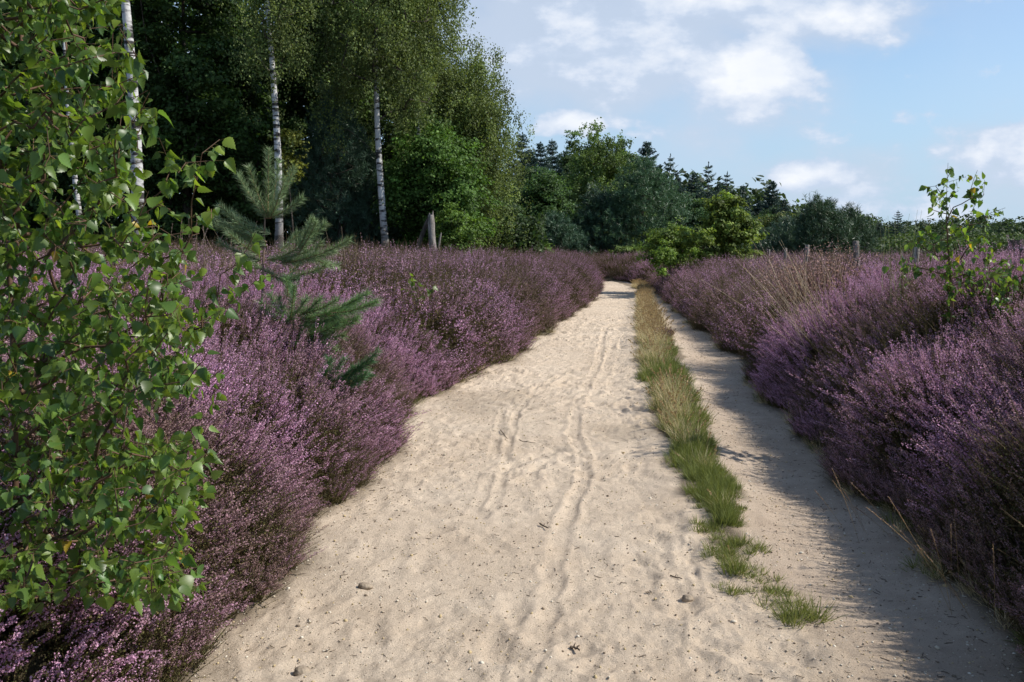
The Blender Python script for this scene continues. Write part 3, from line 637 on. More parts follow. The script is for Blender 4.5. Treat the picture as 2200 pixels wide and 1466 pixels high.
NB = np.array([[-.5, 0, 0], [.5, 0, 0], [0, 0, 1.]]); NBF = np.array([[0, 1, 2]])
def needles(mb, P, D, n, ln, wd, col, hue, along=.25, fwd=.8, hv=.3):  # n needles around each shoot (P base, D dir*length)
    k = len(P); i = np.repeat(np.arange(k), n); u = rng.random(k * n)
    pc = P[i] + D[i] * u[:, None]; dn = nrm(D)[i]; o_ = frames(dn)[:, :, 0]
    di = nrm(o_ + dn * fwd * rng.uniform(.6, 1.5, (k * n, 1)))
    s_ = np.stack([np.full(k * n, wd), np.ones(k * n), ln * rng.uniform(.7, 1.15, k * n)], 1)
    stamp(mb, NB, NBF, pc, frames(di), s_, jit(col, k * n, .22, hue, hv))
def pine(name, label, loc, H, r, nsh=330, per=46, ln=.16, wd=.014, col=(.035, .075, .045), hue=(.06, .11, .06), group='pines', cz=None, rz=None, clus=5, tr=.1, upw=.9, lo=.3, cat_='pine tree', flat=1.0):
    root = empty(name, loc); z = np.linspace(0, 1, 10); T = np.stack([.03 * H * np.sin(z * 4), z * 0, H * .96 * z], 1)
    cz = H * .52 if cz is None else cz; rz = H * .5 if rz is None else rz
    E_ = ell_ends(nsh, (0, 0, cz), (r, r * .9, rz), lo, lambda q: 1.15 * (1 - q) ** .55 + .12); E_[:, 2] = np.maximum(E_[:, 2], .2)
    A, par, cnt, tips = grow(T, E_, .4, -.03, 1.2); rad = .008 * np.sqrt(cnt) * H / 6; tz = np.arange(len(T)); rad[tz] = tr * (1.05 - .95 * tz / (len(T) - 1))
    tb = MB(); tube(tb, T, rad[tz], 9); i = np.arange(len(T), len(A)); cones(tb, A[par[i]], A[i], np.minimum(rad[par[i]], rad[i] * 1.4), rad[i], 4); tb.obj('trunk', M_BARK, root, True)
    fb = MB(); tp = A[tips]; pv = A[par[tips]]; d0 = nrm(tp - pv)
    P_ = np.repeat(tp, clus, 0) + rng.normal(0, .16, (len(tp) * clus, 3)) * [flat, flat, 1 / flat]; D_ = nrm(np.repeat(d0, clus, 0) * .6 + [0, 0, upw] + rng.normal(0, .45, P_.shape)) * rng.uniform(.15, .34, (len(P_), 1))
    needles(fb, P_ - D_ * .3, D_, per // clus * 2, ln, wd, col, hue); fb.obj('crown', M_NEED, root)
    tag(root, label, cat_, group); return root
def spruce(name, label, loc, H, r, col=(.035, .07, .06), hue=(.055, .10, .075), base=.05, dens=1.0, gap=.42, group='spruces beyond the heath', br=9):
    root = empty(name, loc); tb = MB(); tube(tb, np.stack([np.zeros(8), np.zeros(8), np.linspace(0, H, 8)], 1), .014 * H * np.linspace(1, .05, 8), 7)
    fb = MB(); z = H * base; Pa, Da, Sz = [], [], []; BA, BB = [], []
    while z < H * .985:
        f = z / H; n_ = int(rng.integers(br - 3, br + 1)) if f < .93 else 4; a0 = rng.uniform(0, 6.28)
        for k in range(n_):
            if rng.random() < .13: continue
            a = a0 + k * 6.283 / n_ + rng.normal(0, .2); l_ = r * ((1 - f) ** .8 + .02) * rng.uniform(.6, 1.2); m_ = max(3, int(l_ / .16)); u = np.linspace(.12, 1, m_)
            dr = np.array([math.cos(a), math.sin(a), 0]); rise = -.35 * (1 - f) + .15 * f
            q = np.array([0, 0, z]) + dr * l_ * u[:, None] + np.stack([0 * u, 0 * u, l_ * (rise * u + .28 * u ** 3)], 1)
            BA.append(np.array([0, 0, z])); BB.append(q[-1])
            sd_ = np.cross(dr, [0, 0, 1])
            for sg in (-1, 1, 0, 0):
                dd = nrm(dr * .8 + sg * sd_ * rng.uniform(.5, 1.1, (m_, 1)) + np.stack([0 * u, 0 * u, rng.uniform(-.75, .15, m_)], 1)); Pa.append(q + rng.normal(0, .03, q.shape)); Da.append(dd); Sz.append((.24 + .16 * (1 - u) * min(1, l_)) * rng.uniform(.7, 1.2, m_))
        z += gap * rng.uniform(.7, 1.2) * (1 if f < .85 else .7)
    P_, D_, S_ = np.concatenate(Pa), np.concatenate(Da), np.concatenate(Sz); n_ = len(P_)
    rep = max(1, int(2 * dens)); P_, D_, S_ = np.repeat(P_, rep, 0) + rng.normal(0, .05, (n_ * rep, 3)), np.repeat(D_, rep, 0), np.repeat(S_, rep)
    D_ = nrm(D_ + rng.normal(0, .25, D_.shape)); n_ = len(P_)
    stamp(fb, LQ, D4F, P_, frames(D_), np.stack([S_ * .42, S_, S_], 1), jit(col, n_, .25, hue, .3))
    kk = 14; stamp(fb, LQ, D4F, np.stack([np.zeros(kk), np.zeros(kk), H * np.linspace(.93, .995, kk)], 1), frames(nrm(rng.normal(0, .5, (kk, 3)) + [0, 0, 1.])), np.full(kk, .22), jit(col, kk))
    cones(tb, np.array(BA), np.array(BB), .02, .006, 4); tb.obj('trunk', M_BARK, root, True); fb.obj('crown', M_NEED, root)
    tag(root, label, 'spruce', group); return root

def put(px, Y): 
    X_ = float(at(px, HOR, Y)[0]); return (X_, Y, float(bank(np.array([X_]), np.array([Y]))[0]) - .05)
def htop(py, Y, loc): return float(at(0, py, Y)[2]) - loc[2]
GW = 'trees of the wood edge'
# --- birches at the edge of the wood
B_COL, B_HUE = (.08, .11, .034), (.125, .15, .05)
def birch(label, px, Y, H, cr_px, cbase, nends, per, **kw):
    loc = put(px, Y); s_ = Y / FPX; zb = htop(cbase, Y, loc); r_ = cr_px * s_
    kw.setdefault('droop', .5)
    return broadleaf('birch_tree', label, 'birch', loc, H, r_, (zb + H) / 2 + .3, (H - zb) / 2 + .2, nends, int(per * 1.35), .060, .40, kw.pop('col', B_COL), kw.pop('hue', B_HUE), bark=M_BIRCH, group='birches of the wood edge', **kw)
birch('tall birch with white trunk rising from the heather just left of the broken stump', 828, 22.5, 11.5, 135, 315, 170, 330, tr=.105, leanx=-.015, lo=.2)
birch('birch with slim white trunk and airy hanging crown behind the young pine', 592, 21.0, 11, 78, 215, 95, 200, tr=.11, leanx=.006)
birch('birch with thick mottled trunk rising behind the leafy bush at left', 286, 13.5, 9.5, 95, -180, 40, 160, tr=.11, leanx=.012)
birch('thin pale birch trunk at the far left seen through the bush', 172, 20, 9, 60, -20, 30, 150, tr=.075)
birch('weeping birch whose crown hangs low at the right end of the wood', 1015, 25.5, 6.3, 84, 540, 170, 360, tr=.13, leanx=-.005, droop=.75, lo=.2, prof=lambda q: 1.12 - .45 * q)
birch('full crowned birch leaning over the left wood edge above the leafy shrub', 905, 24.5, 9.6, 72, 250, 130, 330, tr=.1, prof=lambda q: 1.15 - .4 * q)
# --- dark deciduous trees behind
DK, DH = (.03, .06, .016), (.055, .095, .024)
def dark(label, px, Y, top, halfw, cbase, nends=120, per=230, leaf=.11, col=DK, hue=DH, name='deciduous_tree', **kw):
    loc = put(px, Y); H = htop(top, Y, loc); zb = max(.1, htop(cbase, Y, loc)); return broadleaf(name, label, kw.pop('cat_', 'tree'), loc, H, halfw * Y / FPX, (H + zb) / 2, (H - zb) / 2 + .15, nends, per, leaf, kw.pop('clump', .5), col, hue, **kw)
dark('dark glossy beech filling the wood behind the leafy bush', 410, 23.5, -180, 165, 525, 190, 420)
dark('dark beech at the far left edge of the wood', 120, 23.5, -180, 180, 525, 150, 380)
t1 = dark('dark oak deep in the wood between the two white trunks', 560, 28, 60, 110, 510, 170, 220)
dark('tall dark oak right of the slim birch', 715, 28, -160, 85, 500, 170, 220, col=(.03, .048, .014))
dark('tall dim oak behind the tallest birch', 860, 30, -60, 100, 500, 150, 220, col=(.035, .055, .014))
dark('round glossy green shrub spreading behind the broken stump', 940, 23.6, 285, 88, 530, 120, 360, .085, (.045, .09, .018), (.08, .14, .03), 'alder_shrub', cat_='shrub', tr=.05, group=None, lo=.25)
dark('low bright shrub at the foot of the wood right of the broken stump', 985, 22, 462, 46, 535, 34, 190, .07, (.06, .11, .02), (.1, .15, .03), 'alder_shrub', cat_='shrub', tr=.03, group=None, clump=.25)
dark('small yellowish rowan twig bush beside the slim birch trunk', 628, 21.5, 285, 22, 380, 14, 130, .07, (.11, .13, .025), (.16, .16, .03), 'rowan_bush', cat_='shrub', tr=.03, group=None, clump=.22)
for (px, Y, top, lab) in [(15,31,-120,'dim background tree outermost at the left, behind the bush'),(130,34,-140,'dim background tree at the left between the bush and the thin pale birch'),(240,32,-150,'dim background tree at the far left, behind the beeches'),(480,36,-60,'dim background tree deep in the wood left of the slim birch'),(640,37,-120,'dim background tree deep in the wood right of the slim birch'),(800,38,-60,'dim background tree deep behind the tallest birch'),(940,38,130,'dim background tree deep behind the low shrub')]:
    c = copy_tree(t1); c.location = put(px, Y); s_ = htop(top, Y, c.location) / htop(60, 28, t1.location); c.scale = (s_ * 1.0, s_ * 1.0, s_); c.rotation_euler.z = rng.uniform(0, 6); tag(c, lab)
n_ = 60000; qx = rng.uniform(6, 62, n_); qy = 66 + rng.normal(0, 2.5, n_); hh = 1.3 + 1.5 * fbm(qx * .22, qy * 0, 67, 4); qz = bank(qx, qy) + hh * rng.random(n_) ** .8
v = MB(); stamp(v, LQ, D4F, np.stack([qx, qy, qz], 1), frames_n(rng.normal(0, .6, (n_, 3)) + [0, -.3, .6]), .22 * rng.uniform(.6, 1.3, n_), jit((.05, .085, .025), n_, .3, (.08, .11, .035), .3)); o = v.obj('undergrowth', M_FOL)
tag(o, 'low green scrub beyond the fence along the foot of the far right trees', 'undergrowth', None, 'stuff')
# soft blue-green pine in the wood edge
l = put(725, 24.3); pine('pine_tree', 'soft blue green pine in the dark gap between the two white birch trunks', l, htop(205, 24.3, l), 1.35, 300, 70, .16, .013, (.05, .10, .062), (.08, .14, .085))
l = put(790, 24.6); pine('pine_tree', 'smaller dim pine hugging the tallest birch trunk', l, htop(320, 24.6, l), 1.0, 190, 70, .16, .013, (.045, .09, .055), (.07, .12, .07))

# --- middle distance
l = put(1285, 55); broadleaf('birch_tree', 'light feathery birch rising highest behind the bend of the path', 'birch', l, htop(285, 55, l), 3.0, 4.3, 4.0, 210, 230, .13, .42, (.06, .095, .028), (.10, .14, .035), droop=.5, tr=.13, prof=lambda q: 1.25 * (1 - q) ** .5 + .15, group='trees behind the bend')
t2 = dark('dark round oak left of the bend, under the spruce tops', 1165, 48, 378, 68, 545, 150, 210, .15, (.035, .07, .022), (.06, .10, .028), 'oak_tree', cat_='oak', group='trees behind the bend', clump=.55)
dark('dark small leaved tree just right of the weeping birch', 1085, 40, 440, 45, 545, 70, 170, .12, (.03, .055, .02), (.05, .08, .028), group='trees behind the bend')
l = put(1230, 62); broadleaf('larch_tree', 'pale spiry larch left of the highest birch', 'larch', l, htop(298, 62, l), 1.9, 4.8, 4.6, 100, 190, .14, .4, (.05, .085, .03), (.08, .12, .035), tr=.12, prof=lambda q: 1.3 * (1 - q) ** .7 + .06, group='trees behind the bend')
l = put(1340, 60); broadleaf('deciduous_tree', 'mid green tree right of the highest birch with a ragged top', 'tree', l, htop(318, 60, l), 2.0, 4.4, 4.0, 100, 190, .14, .45, (.045, .08, .024), (.08, .115, .03), tr=.12, prof=lambda q: 1.2 * (1 - q) ** .5 + .1, group='trees behind the bend')
l = put(1375, 46); pine('pine_tree', 'broad spreading pine above the bend of the path', l, htop(368, 44, l), 2.9, 260, 84, .24, .028, (.06, .125, .06), (.10, .17, .08), cz=3.0, rz=2.6, clus=10, tr=.16, lo=.2, flat=1.9)
l = put(1290, 47); pine('pine_tree', 'dark pine at the left shoulder of the broad spreading pine', l, htop(410, 47, l), 1.9, 170, 70, .24, .028, (.04, .08, .048), (.06, .11, .065), clus=9, flat=1.6)
l = put(1195, 44); pine('pine_tree', 'low dark pine left of the bend in front of the round oak', l, htop(470, 44, l), 1.7, 140, 70, .24, .028, (.05, .10, .055), (.07, .13, .07), clus=9, flat=1.6)
dark('dark oak between the spreading pine and the bright bush', 1490, 52, 430, 62, 545, 120, 200, .15, (.03, .06, .022), (.055, .09, .03), 'oak_tree', cat_='oak', group='trees behind the bend')
dark('dark tree behind the left half of the bright bush', 1570, 56, 450, 50, 545, 90, 180, .15, (.03, .06, .022), (.055, .09, .03), 'deciduous_tree', group='trees behind the bend')
dark('yellow tinged oak between the bright bush and the right pine', 1665, 50, 470, 58, 550, 110, 200, .14, (.04, .07, .022), (.12, .12, .025), 'oak_tree', cat_='oak', group='trees behind the bend')
dark('broad mid green tree filling the wood between the highest birch and the tallest spruce', 1385, 66, 392, 75, 545, 150, 330, .14, (.04, .08, .028), (.065, .105, .032), group='trees behind the bend', clump=.6)
dark('broad dark tree under the spruces left of the bright oak sapling', 1450, 70, 425, 75, 545, 130, 330, .14, (.035, .07, .03), (.055, .095, .035), group='trees behind the bend', clump=.6)
dark('broad dark tree closing the wood behind the group of three spruces', 1550, 74, 448, 80, 545, 130, 330, .14, (.035, .07, .03), (.055, .095, .035), group='trees behind the bend', clump=.6)
dark('rounded tree under the full pointed spruce', 1640, 70, 465, 65, 545, 110, 330, .14, (.04, .075, .03), (.06, .1, .035), group='trees behind the bend', clump=.6)
dark('leafy tree under the spruce tops next to the weeping birch', 1175, 66, 385, 80, 545, 140, 330, .14, (.03, .06, .03), (.05, .085, .035), group='trees behind the bend', clump=.6)
# bright sapling bushes
dark('bright yellow green oak sapling beside the far heather', 1560, 26, 428, 84, 565, 85, 200, .095, (.085, .13, .028), (.16, .185, .04), 'oak_sapling', cat_='oak sapling', tr=.04, group='young trees on the heath', clump=.22, lo=.1, prof=lambda q: 1.35 * (1 - q) ** .75 + .12)
dark('pale green birch bush left of the bright oak sapling', 1440, 27.5, 478, 58, 572, 64, 190, .075, (.07, .115, .025), (.115, .15, .035), 'birch_bush', cat_='bush', tr=.03, group='young trees on the heath', clump=.26, lo=.15)
dark('low green bush at the foot of the pale birch bush', 1425, 25, 525, 20, 575, 14, 140, .07, (.09, .15, .025), (.13, .18, .03), 'birch_bush', cat_='bush', tr=.02, group='young trees on the heath', clump=.18)
dark('small lime green bush in the heather under the bend', 1172, 33, 530, 18, 552, 12, 120, .08, (.09, .16, .03), (.13, .2, .03), 'birch_bush', cat_='bush', tr=.02, group='young trees on the heath', clump=.22)
dark('dim brushwood on the right bank where the path disappears', 1345, 41, 530, 36, 566, 26, 150, .1, (.06, .09, .025), (.09, .12, .03), 'birch_bush', cat_='bush', tr=.02, group='young trees on the heath', clump=.25)
# right pine group
l = put(1762, 38); pine('pine_tree', 'bushy pine with upright shoots on the right, its left half', l, htop(436, 38, l), 1.7, 260, 60, .22, .022, (.045, .085, .045), (.08, .13, .06), clus=7, upw=1.6)
l = put(1815, 39); pine('pine_tree', 'bushy pine with upright shoots on the right, its right half', l, htop(455, 39, l), 1.5, 220, 60, .22, .022, (.042, .08, .042), (.075, .12, .055), clus=7, upw=1.6)
l = put(1700, 41); pine('pine_tree', 'low dark pine left of the bushy right pines', l, htop(478, 41, l), 2.1, 200, 60, .22, .024, (.045, .09, .055), (.065, .12, .07), clus=8, flat=1.5)
# spruces
sp1 = None
SPR = [(1122,286,95,9.5,'dark spruce top beside the weeping birch'),(1160,305,92,9,'spruce top second from the weeping birch'),(1185,300,99,9,'spruce top third from the weeping birch'),(1140,325,86,11,'lower dark spruce filling the gap beside the weeping birch'),
       (1335,308,100,8,'slim spruce top behind the highest birch'),(1386,305,88,12,'tallest dense spruce right of the highest birch'),(1430,332,90,9,'thin leaning spruce right of the tallest dense one'),(1455,380,84,10,'low spruce left of the group of three'),
       (1488,369,92,9,'left spruce of the group of three'),(1518,349,96,9,'tallest middle spruce of the group of three'),(1558,369,97,9,'right spruce of the group of three'),(1540,392,104,8,'small spruce tip between the middle and right of the three'),
       (1593,398,96,9,'lone spruce right of the group of three'),(1655,389,100,11,'full pointed spruce standing clear over the yellow tinged oak'),(1628,430,104,6,'tiny spruce tip left of the full pointed one'),(1682,428,104,6,'tiny spruce tip right of the full pointed one'),
       (1888,478,98,8,'dark spruce right of the bushy pine'),(1926,452,96,10,'open greyish spruce standing alone at the right'),(1215,322,90,10,'spruce top left of the pale larch'),(1870,500,100,9,'squat spruce touching the bushy pine')]
protos = [spruce('spruce_tree', 'x', (0, 0, 0), 12, 3.9, gap=.5, dens=1.5, group='spruces beyond the heath'), spruce('spruce_tree', 'x', (0, 0, 0), 12, 3.6, gap=.72, br=7, dens=1.5), spruce('spruce_tree', 'x', (0, 0, 0), 12, 4.2, gap=.45, dens=2)]
for i, (px, top, Y, rr, lab) in enumerate(SPR):
    k = 1 if i in (6, 9, 10, 17) else (2 if i in (5, 13, 3) else 0)
    pr = protos[k]
    if 'used' in pr: c = copy_tree(pr)
    else: c = pr; pr['used'] = 1
    loc = put(px, Y); H = htop(top, Y, loc); c.location = loc; s_ = H / 12; wx = s_ * (.95 if rr >= 9 else .75)
    if H < 7: wx = s_ * 1.15
    c.scale = (wx, wx, s_); c.rotation_euler = (0, R(2.5) if i == 6 else 0, rng.uniform(0, 6.28)); tag(c, lab)
for o in list(sc.objects):
    if 'used' in o: del o['used']
# far tree line
tl = dark('rounded dark tree in the far line at the right edge', 2140, 130, 492, 75, 548, 90, 120, .3, (.035, .055, .025), (.05, .08, .03), group='far tree line', clump=.9, tr=.2)
FAR = [(1640,120,470,'far dark tree behind the yellow tinged oak'),(1900,115,505,'far dark tree under the open greyish spruce'),(1975,140,500,'far dark tree left of the slender sapling'),(2050,125,505,'far dark tree behind the slender sapling'),(2215,110,495,'far dark tree cut by the right edge of the view'),(2090,150,490,'far dark tree just right of the slender sapling'),
       (1450,115,440,'far dark tree behind the low spruce'),(1545,118,438,'far dark tree under the group of three spruces'),(1240,115,400,'far dark tree behind the pale larch'),(1360,112,395,'far dark tree behind the spreading pine'),(1735,125,470,'far dark tree behind the bushy pine'),(1090,100,410,'far dark tree behind the weeping birch'),(1820,130,490,'far dark tree behind the right bushy pine'),(2290,115,500,'far dark tree outermost at the right')]
h0 = htop(492, 130, tl.location)
for (px, Y, top, lab) in FAR:
    c = copy_tree(tl); c.location = put(px, Y); s_ = htop(top - 20, Y, c.location) / h0; c.scale = (max(s_, .9) , max(s_, .9), s_); c.rotation_euler.z = rng.uniform(0, 6.28); tag(c, lab)
# undergrowth closing the foot of the wood
n_ = 110000; qx = rng.uniform(-23, 1.0, n_); qy = 27.5 + rng.normal(0, .8, n_) + .12 * qx; hh = 1.5 + .8 * fbm(qx * .5, qy * 0, 66, 3); qz = bank(qx, qy) + hh * rng.random(n_) ** .8
v = MB(); stamp(v, LQ, D4F, np.stack([qx, qy, qz], 1), frames_n(rng.normal(0, .6, (n_, 3)) + [0, -.3, .6]), .13 * rng.uniform(.6, 1.3, n_), jit((.03, .055, .018), n_, .3, (.05, .08, .025), .3)); o = v.obj('undergrowth', M_FOL)
tag(o, 'dim tangled undergrowth along the shaded foot of the birch wood', 'undergrowth', None, 'stuff')

# ------------------------------------------------------------------ foreground leafy birch bush
e_t = np.array([0, .07, .13, .22, .28, .38, .44, .54, .60, .70, .76, .86, 1.0]); e_w = np.array([0, .22, .33, .36, .43, .34, .37, .26, .29, .175, .19, .075, 0])
mv = [(0, 0, t_) for t_ in e_t]; lv = [(-w_, .0, t_ - .03) for t_, w_ in zip(e_t[1:-1], e_w[1:-1])]; rv = [(w_, .0, t_ - .03) for t_, w_ in zip(e_t[1:-1], e_w[1:-1])]
def leaf_tpl(fold, curl):
    V = np.array(mv + lv + rv, float); V[:, 1] = fold * np.abs(V[:, 0]) - curl * V[:, 2] ** 2; m_ = len(e_t); F = []
    for sd_, b_ in ((0, m_), (1, 2 * m_ - 2)):
        tr_ = [(0, b_, 1)] + [q for k in range(m_ - 3) for q in ((k + 1, b_ + k, b_ + k + 1), (k + 1, b_ + k + 1, k + 2))] + [(m_ - 2, b_ + m_ - 3, m_ - 1)]
        F += [q if sd_ == 0 else q[::-1] for q in tr_]
    return V, np.array(F)
def serr(V):
    return V
LT = [leaf_tpl(.35, .15), leaf_tpl(.15, .3), leaf_tpl(.55, -.08), leaf_tpl(-.2, .25), leaf_tpl(.8, .45), leaf_tpl(.25, .6), leaf_tpl(-.45, -.3)]
LC, LH, LY = (.055, .12, .03), (.17, .235, .035), (.42, .30, .03)
def leafy(fb, sb, A, par, tips, leaf, spacing, extra=1.0, ylw=.005, twig=.0012):
    segs = np.arange(1, len(A)); 
    P_, D_ = [], []
    for i in segs:
        a, b = A[par[i]], A[i]; l_ = np.linalg.norm(b - a); m_ = rng.poisson(l_ / spacing * extra)
        for _ in range(m_):
            P_.append(a + (b - a) * rng.random()); D_.append((b - a) / max(l_, 1e-6))
    P_, D_ = np.array(P_), np.array(D_); n_ = len(P_)
    side = nrm(rng.normal(0, 1, (n_, 3)) + [0, 0, -.25]); pl = rng.uniform(.012, .03, n_)[:, None]
    Q_ = P_ + nrm(side + D_ * .5) * pl
    cones(sb, P_, Q_, .0006, .0005, 3, jit((.14, .13, .04), n_, .2))
    di = nrm(side * .55 + [0, 0, -.85] + D_ * .25 + rng.normal(0, .3, (n_, 3)))
    s_ = leaf * rng.uniform(.45, 1.25, n_); C_ = jit(LC, n_, .25, LH, .38)
    yl = rng.random(n_) < ylw; C_[yl, :3] = np.array(LY) * rng.uniform(.6, 1.1, (yl.sum(), 1))
    Rm = frames(di); w_ = rng.integers(0, 4, n_)
    w_ = rng.integers(0, len(LT), n_)
    for k in range(len(LT)):
        q = w_ == k
        if q.any(): stamp(fb, LT[k][0], LT[k][1], Q_[q], Rm[q], s_[q], C_[q])
# envelope right edge (photo px) by py for the bush plane
ev = np.array([(-400, 190), (-100, 250), (0, 300), (100, 300), (220, 320), (300, 345), (400, 390), (480, 430), (560, 430), (640, 500), (720, 490), (820, 450), (880, 400), (940, 445), (1040, 440), (1120, 410), (1200, 410), (1262, 420), (1290, 330)])
ends = []
while len(ends) < 2100:
    py = rng.uniform(-420, 1290); Yd = rng.uniform(2.3, 3.15) - .30 * max(0, py - 700) / 560; xr_ = np.interp(py, ev[:, 0], ev[:, 1]) + 8
    if Yd > 2.8: xr_ -= 50
    px = xr_ - rng.random() ** .95 * (600 if py < 900 else 500)
    if 850 < py < 935 and px > 170 and rng.random() < .6: continue
    if py > 880 and rng.random() < .12: continue
    ends.append(at(px, py, Yd))
for p_ in [(478,300),(440,330),(470,345),(405,350),(600,590),(560,600),(520,565),(480,590),(460,450),(555,500),(460,470),(470,640),(495,655),(490,790),(470,830),(440,940),(450,975),(400,1240),(380,1195)]: ends.append(at(p_[0] - 6, p_[1], 2.6 + rng.normal(0, .06)))
ends = np.array(ends); bx, by = -1.72, 2.75; bz = float(bank(np.array([bx]), np.array([by]))[0])
ends[:, 2] = np.maximum(ends[:, 2], .35)
bz = min(bz, .2)
root = empty('birch_bush', (bx, by, bz)); print('ends', len(ends)); ends -= np.array([bx, by, bz])
z = np.linspace(0, 1, 14); T = np.stack([.10 * np.sin(z * 3), -.08 * z, 3.0 * z], 1)
A, par, cnt, tips = grow(T, ends, .09, -.04, 1.0, .05)
rad = np.minimum(.0010 * cnt ** .42, .008); rad[:14] = np.maximum(rad[:14], .013 * (1.05 - z))
sb, fb = MB(), MB(); n_ = len(A) - 1; i = np.arange(1, len(A)); cones(sb, A[par[i]], A[i], np.minimum(rad[par[i]], rad[i] * 1.4), rad[i], 5, jit((.11, .065, .04), n_, .15))
leafy(fb, sb, A, par, tips, .041, .0150, 1.0)
sb.obj('stem', M_TWIG, root, True); fb.obj('foliage', M_LEAF, root)
tag(root, 'big leafy young birch filling the left foreground beside the heather', 'birch bush')

# slim birch saplings
def sapling(label, px, Y, top, pts, leaf, spacing, extra=1.0, base_dx=0):
    loc = put(px + base_dx, Y); H = htop(top, Y, loc); root = empty('birch_sapling', loc)
    z = np.linspace(0, 1, 12); tx = at(px, top, Y)[0] - loc[0]; T = np.stack([tx * z ** 1.2 + .02 * np.sin(z * 6), .01 * z, H * z], 1)
    E_ = np.array([at(a, b, Y + rng.normal(0, .12)) for a, b in pts]) - np.array(loc)
    A, par, cnt, tips = grow(T, E_, .07, -.03, 1.2, .04); rad = .0012 * cnt ** .5; rad[:12] = np.maximum(rad[:12], .009 * (1.08 - z))
    sb, fb = MB(), MB(); i = np.arange(1, len(A)); cones(sb, A[par[i]], A[i], np.minimum(rad[par[i]], rad[i] * 1.4), rad[i], 5, (.12, .07, .045, 0))
    keep = A[:, 2] > 0.0
    leafy(fb, sb, A[12:] if False else A, par, tips, leaf, spacing, extra, .008)
    sb.obj('stem', M_TWIG, root, True); fb.obj('foliage', M_LEAF, root); return tag(root, label, 'birch sapling', 'birch saplings in the heather')
rp = [(2045,360),(2035,385),(2060,410),(2075,380),(2010,400),(2000,450),(2040,440),(2105,405),(2095,440),(2130,455),(2120,500),(1998,500),(2075,470),(2060,500),(2030,520),(2090,520),(2125,540),(2010,550),(1975,510),(1960,570),(2060,560),(2090,575),(2140,590),(2110,610),(2150,640),(2180,600),(2190,650),(2170,560),(2060,600),(2030,590),(2195,690)]
sapling('slender birch sapling standing above the right heather against the sky', 2040, 6.2, 350, rp + [(a + rng.normal(0, 20), b + rng.normal(0, 20)) for a, b in rp[3:] * 3 + rp[18:] * 3], .052, .027, 1.0, 15)
sapling('low broad birch sapling at the right edge of the heather', 2175, 5.9, 570, [(2110 + rng.uniform(0, 150), rng.uniform(565, 690)) for _ in range(40)], .05, .026)
sapling('small birch sprout poking from the left heather beside the path', 890, 10.3, 582, [(885,600),(870,625),(900,640),(915,660),(880,655),(930,680),(905,690),(890,690),(920,695)] + [(885 + rng.normal(12, 18), rng.uniform(600, 700)) for _ in range(14)], .085, .06)
sapling('small birch sprout in the right heather behind the grass stalks', 1945, 7.6, 560, [(1950,570),(1935,590),(1960,600),(1940,610)], .05, .04)

# young pines in the heather
def shoot_pine(name, label, px, Y, top, shoots, group='young pines in the heather', ln=.072, wd=.0036, nper=1250, col=(.15, .22, .10), hue=(.24, .32, .15), bx=0, base_py=None):
    loc = put(px + bx, Y); root = empty(name, loc); L0 = np.array(loc); sb, fb = MB(), MB()
    top_p = at(px, top, Y) - L0; z = np.linspace(0, 1, 9); T = np.stack([top_p[0] * z ** 1.5, 0 * z, (top_p[2]) * z], 1); tube(sb, T, .012 * (1.08 - .85 * z), 7, (.17, .12, .085, 0))
    P_, D_ = [], []
    for (x0, y0, x1, y1, dy) in shoots:
        a = at(x0, y0, Y + (0 if abs(x0 - px) < 30 else dy * .4)) - L0; b = at(x1, y1, Y + dy) - L0
        t_ = np.linspace(0, 1, 6)[:, None]; c = (a + b) / 2 + [0, 0, -.10 * np.linalg.norm(b - a)]; q = (1 - t_) ** 2 * a + 2 * t_ * (1 - t_) * c + t_ ** 2 * b
        tube(sb, q, .005 * (1.1 - .7 * t_[:, 0]), 5, (.22, .14, .08, 0))
        for j in range(5):
            P_.append(q[j]); D_.append(q[j + 1] - q[j])
    P_, D_ = np.array(P_), np.array(D_); ll = np.linalg.norm(D_, axis=1)
    for j in range(len(P_)): needles(fb, P_[j:j + 1], D_[j:j + 1], max(6, int(nper * ll[j])), ln, wd, col, hue, fwd=.9)
    sb.obj('stem', M_TWIG, root, True); fb.obj('needles', M_NEED, root); return tag(root, label, 'young pine', group)
sh = [(575,470,577,322,0),(572,470,512,375,.1),(575,470,535,360,-.15),(580,470,612,385,-.1),(580,470,632,360,.15),(582,468,650,425,0),(578,470,600,345,.2),
      (572,520,470,440,-.1),(572,520,440,470,.15),(575,530,500,480,0),(580,560,660,520,0),(640,530,700,480,.1),(640,535,672,470,-.1),(600,560,720,540,-.15),(650,545,715,570,.1),(600,600,700,570,0),(620,590,660,540,.2),(590,590,520,550,.1),
      (575,590,640,600,-.2),(600,540,640,500,.1),(660,560,690,520,-.1),(560,560,470,520,.05),(560,550,490,500,-.2)]
sh += [(a + rng.normal(0, 7), b + rng.normal(0, 7), c + rng.normal(0, 24), d + rng.normal(0, 20), e + rng.normal(0, .12)) for (a, b, c, d, e) in sh[7:15]]
shoot_pine('young_pine', 'young pine with upright blue green shoots standing in the left heather', 577, 6.8, 330, sh, bx=-22)
sh = [(640,690,790,630,0),(640,700,740,690,.1),(650,720,700,745,-.1),(620,700,600,640,.1),(620,690,660,640,0),(600,690,560,650,.1),(640,710,770,680,-.1),(650,730,740,720,0),(680,700,760,650,.1),(700,680,800,650,-.05),(620,720,650,750,.0),(680,730,720,750,.1),(640,680,690,640,-.1),(620,640,615,600,0)]
sh += [(a + rng.normal(0, 7), b + rng.normal(0, 7), c + rng.normal(0, 18), d + rng.normal(0, 14), e + rng.normal(0, .1)) for (a, b, c, d, e) in sh]
